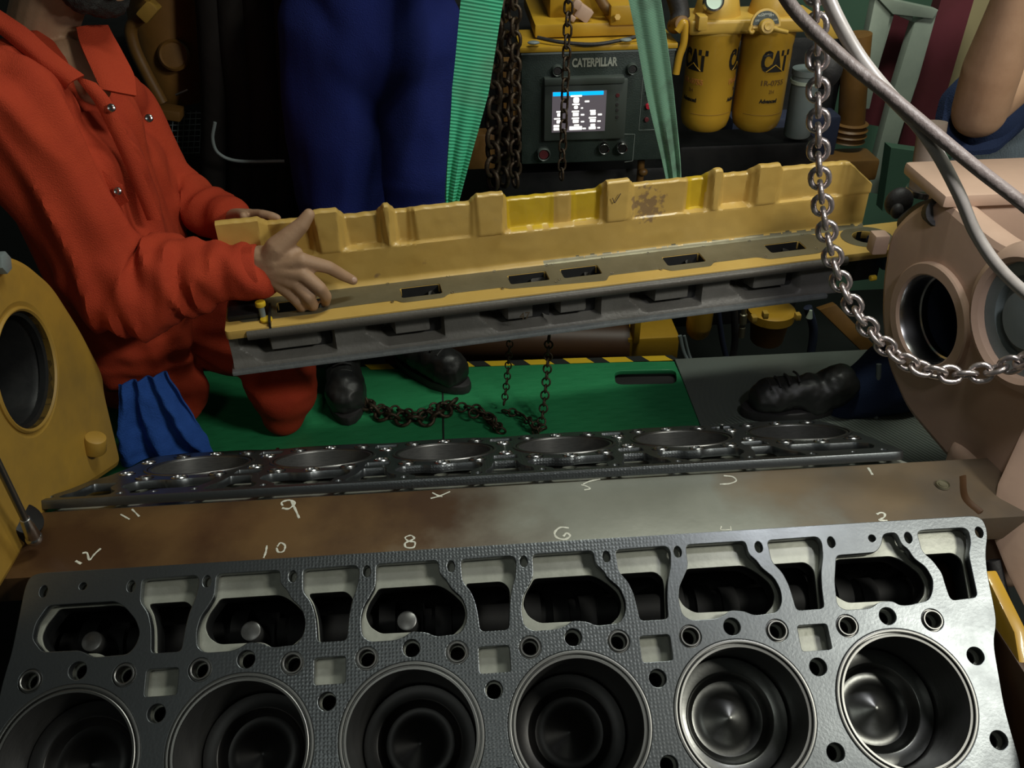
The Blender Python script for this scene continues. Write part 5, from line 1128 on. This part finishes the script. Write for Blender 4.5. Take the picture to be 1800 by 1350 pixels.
def blue_worker():
    r = thing('person', 'person standing in navy blue coverall behind the casting, cropped at the hips', 'person', (-0.33, 0.95, FZ))
    hipL, hipR = at(590, 60, 0.98), at(730, 60, 0.98)
    kL, kR = at(600, 400, 0.93), at(735, 350, 0.93)
    aL, aR = atz(570, 700, FZ+0.16), atz(725, 640, FZ+0.14)
    aL = V((aL.x, 0.86, FZ+0.13)); aR = V((aR.x, 0.93, FZ+0.12))
    pel = (hipL+hipR)/2; chest = pel+V((0.0, 0.04, 0.42)); nk = chest+V((0, 0, 0.20))
    bm = B(); limb(bm, [(pel, 0.10), (chest, 0.10), (nk, 0.06)]); hc = nk+V((0, -0.02, 0.16)); T, X = head(bm, hc, (0.1, -1, -0.35), 1.0)
    limb(bm, [(nk, 0.055), (hc-V((0, 0, 0.07)), 0.055)])
    for s_, wr in ((-1, pel+V((-0.20, -0.34, 0.62))), (1, pel+V((0.22, -0.34, 0.62)))):
        sh = chest+V((0.18*s_, 0, 0.10)); el = chest+V((0.27*s_, 0.02, -0.16)); limb(bm, [(chest+V((0.1*s_, 0, 0.1)), 0.045), (sh, 0.045), (el, 0.036), (wr, 0.026)])
        fs = []
        for k in range(4):
            b0 = wr+V((0.012*(k-1.5), -0.06, -0.05)); fs.append((b0, b0+V((0, -0.02, -0.028)), b0+V((0, -0.018, -0.048)), b0+V((0, -0.008, -0.062))))
        hand(bm, wr, None, fs, [wr+V((-0.02*s_, -0.03, -0.01)), wr+V((-0.035*s_, -0.045, -0.03)), wr+V((-0.038*s_, -0.055, -0.05)), wr+V((-0.036*s_, -0.058, -0.065))])
    for h_, k_, a_ in ((hipL, kL, aL), (hipR, kR, aR)): limb(bm, [(h_, 0.07), (k_, 0.05), (a_, 0.035)])
    obj('body', remeshed(bm, 0.0045, 3), M['skin'], r)
    bm = B(); ellipsoid(bm, T(-0.02, 0, 0.035), (0.098, 0.083, 0.098), mx=X); obj('hair', remeshed(bm, 0.01, 1), M['hair'], r)
    ch = [[(pel, 0.135), (pel+V((0, 0.01, 0.2)), 0.13), (chest, 0.135)], [(pel+V((-0.05, 0, -0.02)), 0.13), (pel+V((0.06, 0, -0.02)), 0.13)],
          [(chest+V((-0.16, 0, 0.1)), 0.075), (chest+V((0.16, 0, 0.1)), 0.075)],
          [(hipL, 0.118), (hipL.lerp(kL, 0.5), 0.112), (kL, 0.088), (kL.lerp(aL, 0.6), 0.078), (aL, 0.070)],
          [(hipR, 0.108), (hipR.lerp(kR, 0.5), 0.098), (kR, 0.080), (kR.lerp(aR, 0.6), 0.075), (aR, 0.068)]]
    for s_, wr in ((-1, pel+V((-0.20, -0.34, 0.62))), (1, pel+V((0.22, -0.34, 0.62)))):
        ch.append([(chest+V((0.18*s_, 0, 0.10)), 0.068), (chest+V((0.27*s_, 0.02, -0.16)), 0.056), (wr, 0.044)])
    cloth('coverall', ch, [], M['navy'], r, [('long', hipL, kL, 0.14, 0.009, 9), ('long', hipR, kR, 0.14, 0.009, 9), ('ring', kL, aL, 0.1, 0.007, 14), ('ring', kR, aR, 0.1, 0.007, 14)], 0.009, 0.007, 4)
    t0 = atz(612, 748, FZ+0.0); h0 = V((aL.x+0.0, aL.y+0.03, FZ)); b = thing('work_boot', 'shiny black rounded work boot beside the orange knee', 'boot', h0); boot('', '', h0, V((t0.x, t0.y+0.02, FZ)), aL+V((0, 0.01, 0.03)), b, 0.052)
    t1 = atz(812, 685, FZ+0.0); h1 = V((aR.x-0.02, aR.y-0.02, FZ)); b = thing('work_boot', 'black work boot pointing right toward the hazard tape', 'boot', h1); boot('', '', h1, V((t1.x, t1.y, FZ)), aR+V((0, 0.01, 0.03)), b, 0.050)
blue_worker()

def right_worker():
    r = thing('person', 'person in dark clothing at the right edge, one bare forearm hanging in view', 'person', (0.98, 0.80, FZ))
    el = at(1722, 195, 0.62); wr = at(1795, -50, 0.54); hd = at(1790, -130, 0.52)
    sh = V((1.30, 0.86, 0.72)); pel = V((1.42, 0.92, 0.10)); chest = V((1.44, 0.92, 0.56)); nk = V((1.44, 0.90, 0.82))
    kn = at(1660, 600, 0.70); an = at(1455, 700, 0.62)
    bm = B(); limb(bm, [(pel, 0.10), (chest, 0.11), (nk, 0.055)]); hc = nk+V((-0.02, -0.02, 0.15)); T, X = head(bm, hc, (-0.4, -1, -0.4), 1.0)
    limb(bm, [(nk, 0.055), (hc-V((0, 0, 0.07)), 0.055)])
    limb(bm, [(chest+V((0.05, 0, 0.15)), 0.05), (sh, 0.05), (el, 0.046)])
    limb(bm, [(el, 0.052), (el.lerp(wr, 0.35), 0.053), (el.lerp(wr, 0.7), 0.040), (wr, 0.030)])
    d = (wr-el).normalized(); s = d.cross(V((0, 1, 0))).normalized(); fs = []
    for k in range(4):
        b0 = wr+d*0.085+s*0.018*(k-1.5); fs.append((b0, b0+d*0.03+V((0, -0.02, 0)), b0+d*0.035+V((0, -0.045, 0)), b0+d*0.02+V((0, -0.055, 0))))
    hand(bm, wr, None, fs, [wr+s*0.03+d*0.03, wr+s*0.045+d*0.05, wr+s*0.04+d*0.075+V((0, -0.02, 0)), wr+s*0.03+d*0.085+V((0, -0.04, 0))])
    lsh = V((1.60, 0.95, 0.74))
    obj('body', remeshed(bm, 0.0045, 3), M['skin'], r)
    bm = B(); ellipsoid(bm, T(-0.02, 0, 0.035), (0.098, 0.083, 0.098), mx=X); obj('hair', remeshed(bm, 0.01, 1), M['hair'], r)
    a = at(1722, 180, 0.74)
    cloth('shirt', [[(pel, 0.16), (chest, 0.17), (chest+V((0, 0, 0.15)), 0.13)], [(lsh, 0.075), (sh, 0.08)], [(sh, 0.085), (sh.lerp(a, 0.5), 0.080), (at(1724, 196, 0.715), 0.085)]], [], M['navy2'], r, [('long', pel, chest, 0.2, 0.010, 9)], 0.009, 0.006, 8)
    bm = B(); c = at(1722, 200, 0.665); lathe(bm, [(0.060, -0.02), (0.082, -0.015), (0.084, 0.01), (0.074, 0.016), (0.060, 0.008)], axis_mx(c, V((-0.05, -1, 0.35))), 40, close=True)
    for v in bm.verts: v.co += V((noise.noise(v.co*25), 0, noise.noise(v.co*25+V((3, 3, 3)))))*0.008
    obj('sleeve_hem', bm, M['navy2'], r)
    # grey-blue apron of cloth over the lap
    cloth('jacket_tail', [[(at(1735, 300, 0.90), 0.085), (at(1810, 270, 0.88), 0.12), (V((1.42, 0.90, 0.25)), 0.14)]], [], M['grey_shirt'], r, [('long', at(1700, 280, 0.86), at(1800, 270, 0.84), 0.2, 0.01, 12)], 0.009, 0.006, 9)
    cloth('trousers', [[(pel, 0.14), (kn+V((0.06, 0.02, 0.03)), 0.095), (at(1570, 665, 0.66), 0.088), (at(1515, 690, 0.65), 0.070), (at(1482, 706, 0.64), 0.056)], [(pel, 0.14), (V((1.52, 0.72, 0.0)), 0.09), (V((1.52, 0.80, FZ+0.1)), 0.07)]], [], M['navy2'], r, [('long', an, kn, 0.12, 0.006, 14)], 0.008, 0.006, 11)
    h = atz(1440, 728, FZ); t = atz(1312, 735, FZ)
    b = thing('work_boot', 'black laced work boot on the rubber mat at the right', 'boot', h)
    boot('', '', V((h.x, h.y+0.01, FZ+0.004)), V((t.x+0.01, t.y+0.01, FZ+0.004)), V((h.x+0.035, h.y+0.01, FZ+0.08)), b, 0.046)
    return r
right_worker()

# blue rag hanging between the left housing and the orange knee
rows = []; nx, nz = 70, 40
TL, TR, BL, BR = at(208, 676, 0.50), at(292, 655, 0.52), at(214, 818, 0.47), at(385, 806, 0.50)
for j in range(nz+1):
    t = j/nz; row = []
    for i in range(nx+1):
        s_ = i/nx; p = TL.lerp(TR, s_).lerp(BL.lerp(BR, s_), t**0.9)
        ph = s_*(9-2*t)+0.4*math.sin(t*3)
        y = -0.016*(0.35+t*0.65)*math.sin(ph*2.1)-0.008*noise.noise(V((s_*8, t*3, 2)))-0.05*t*(1-t)*0.6
        row.append(p+V((0.004*noise.noise(V((s_*9, t*9, 5))), y, 0.008*math.sin(s_*9)*(t**3))))
    rows.append(row)
bm = B(); grid(bm, rows); bmesh.ops.recalc_face_normals(bm, faces=bm.faces); solid(bm, 0.003)
tag(obj('shop_rag', bm, M['rag']), 'crumpled blue cloth rag hanging beside the left end housing', 'rag')
# second, top shoulder cloth of the kneeling worker is built above; done
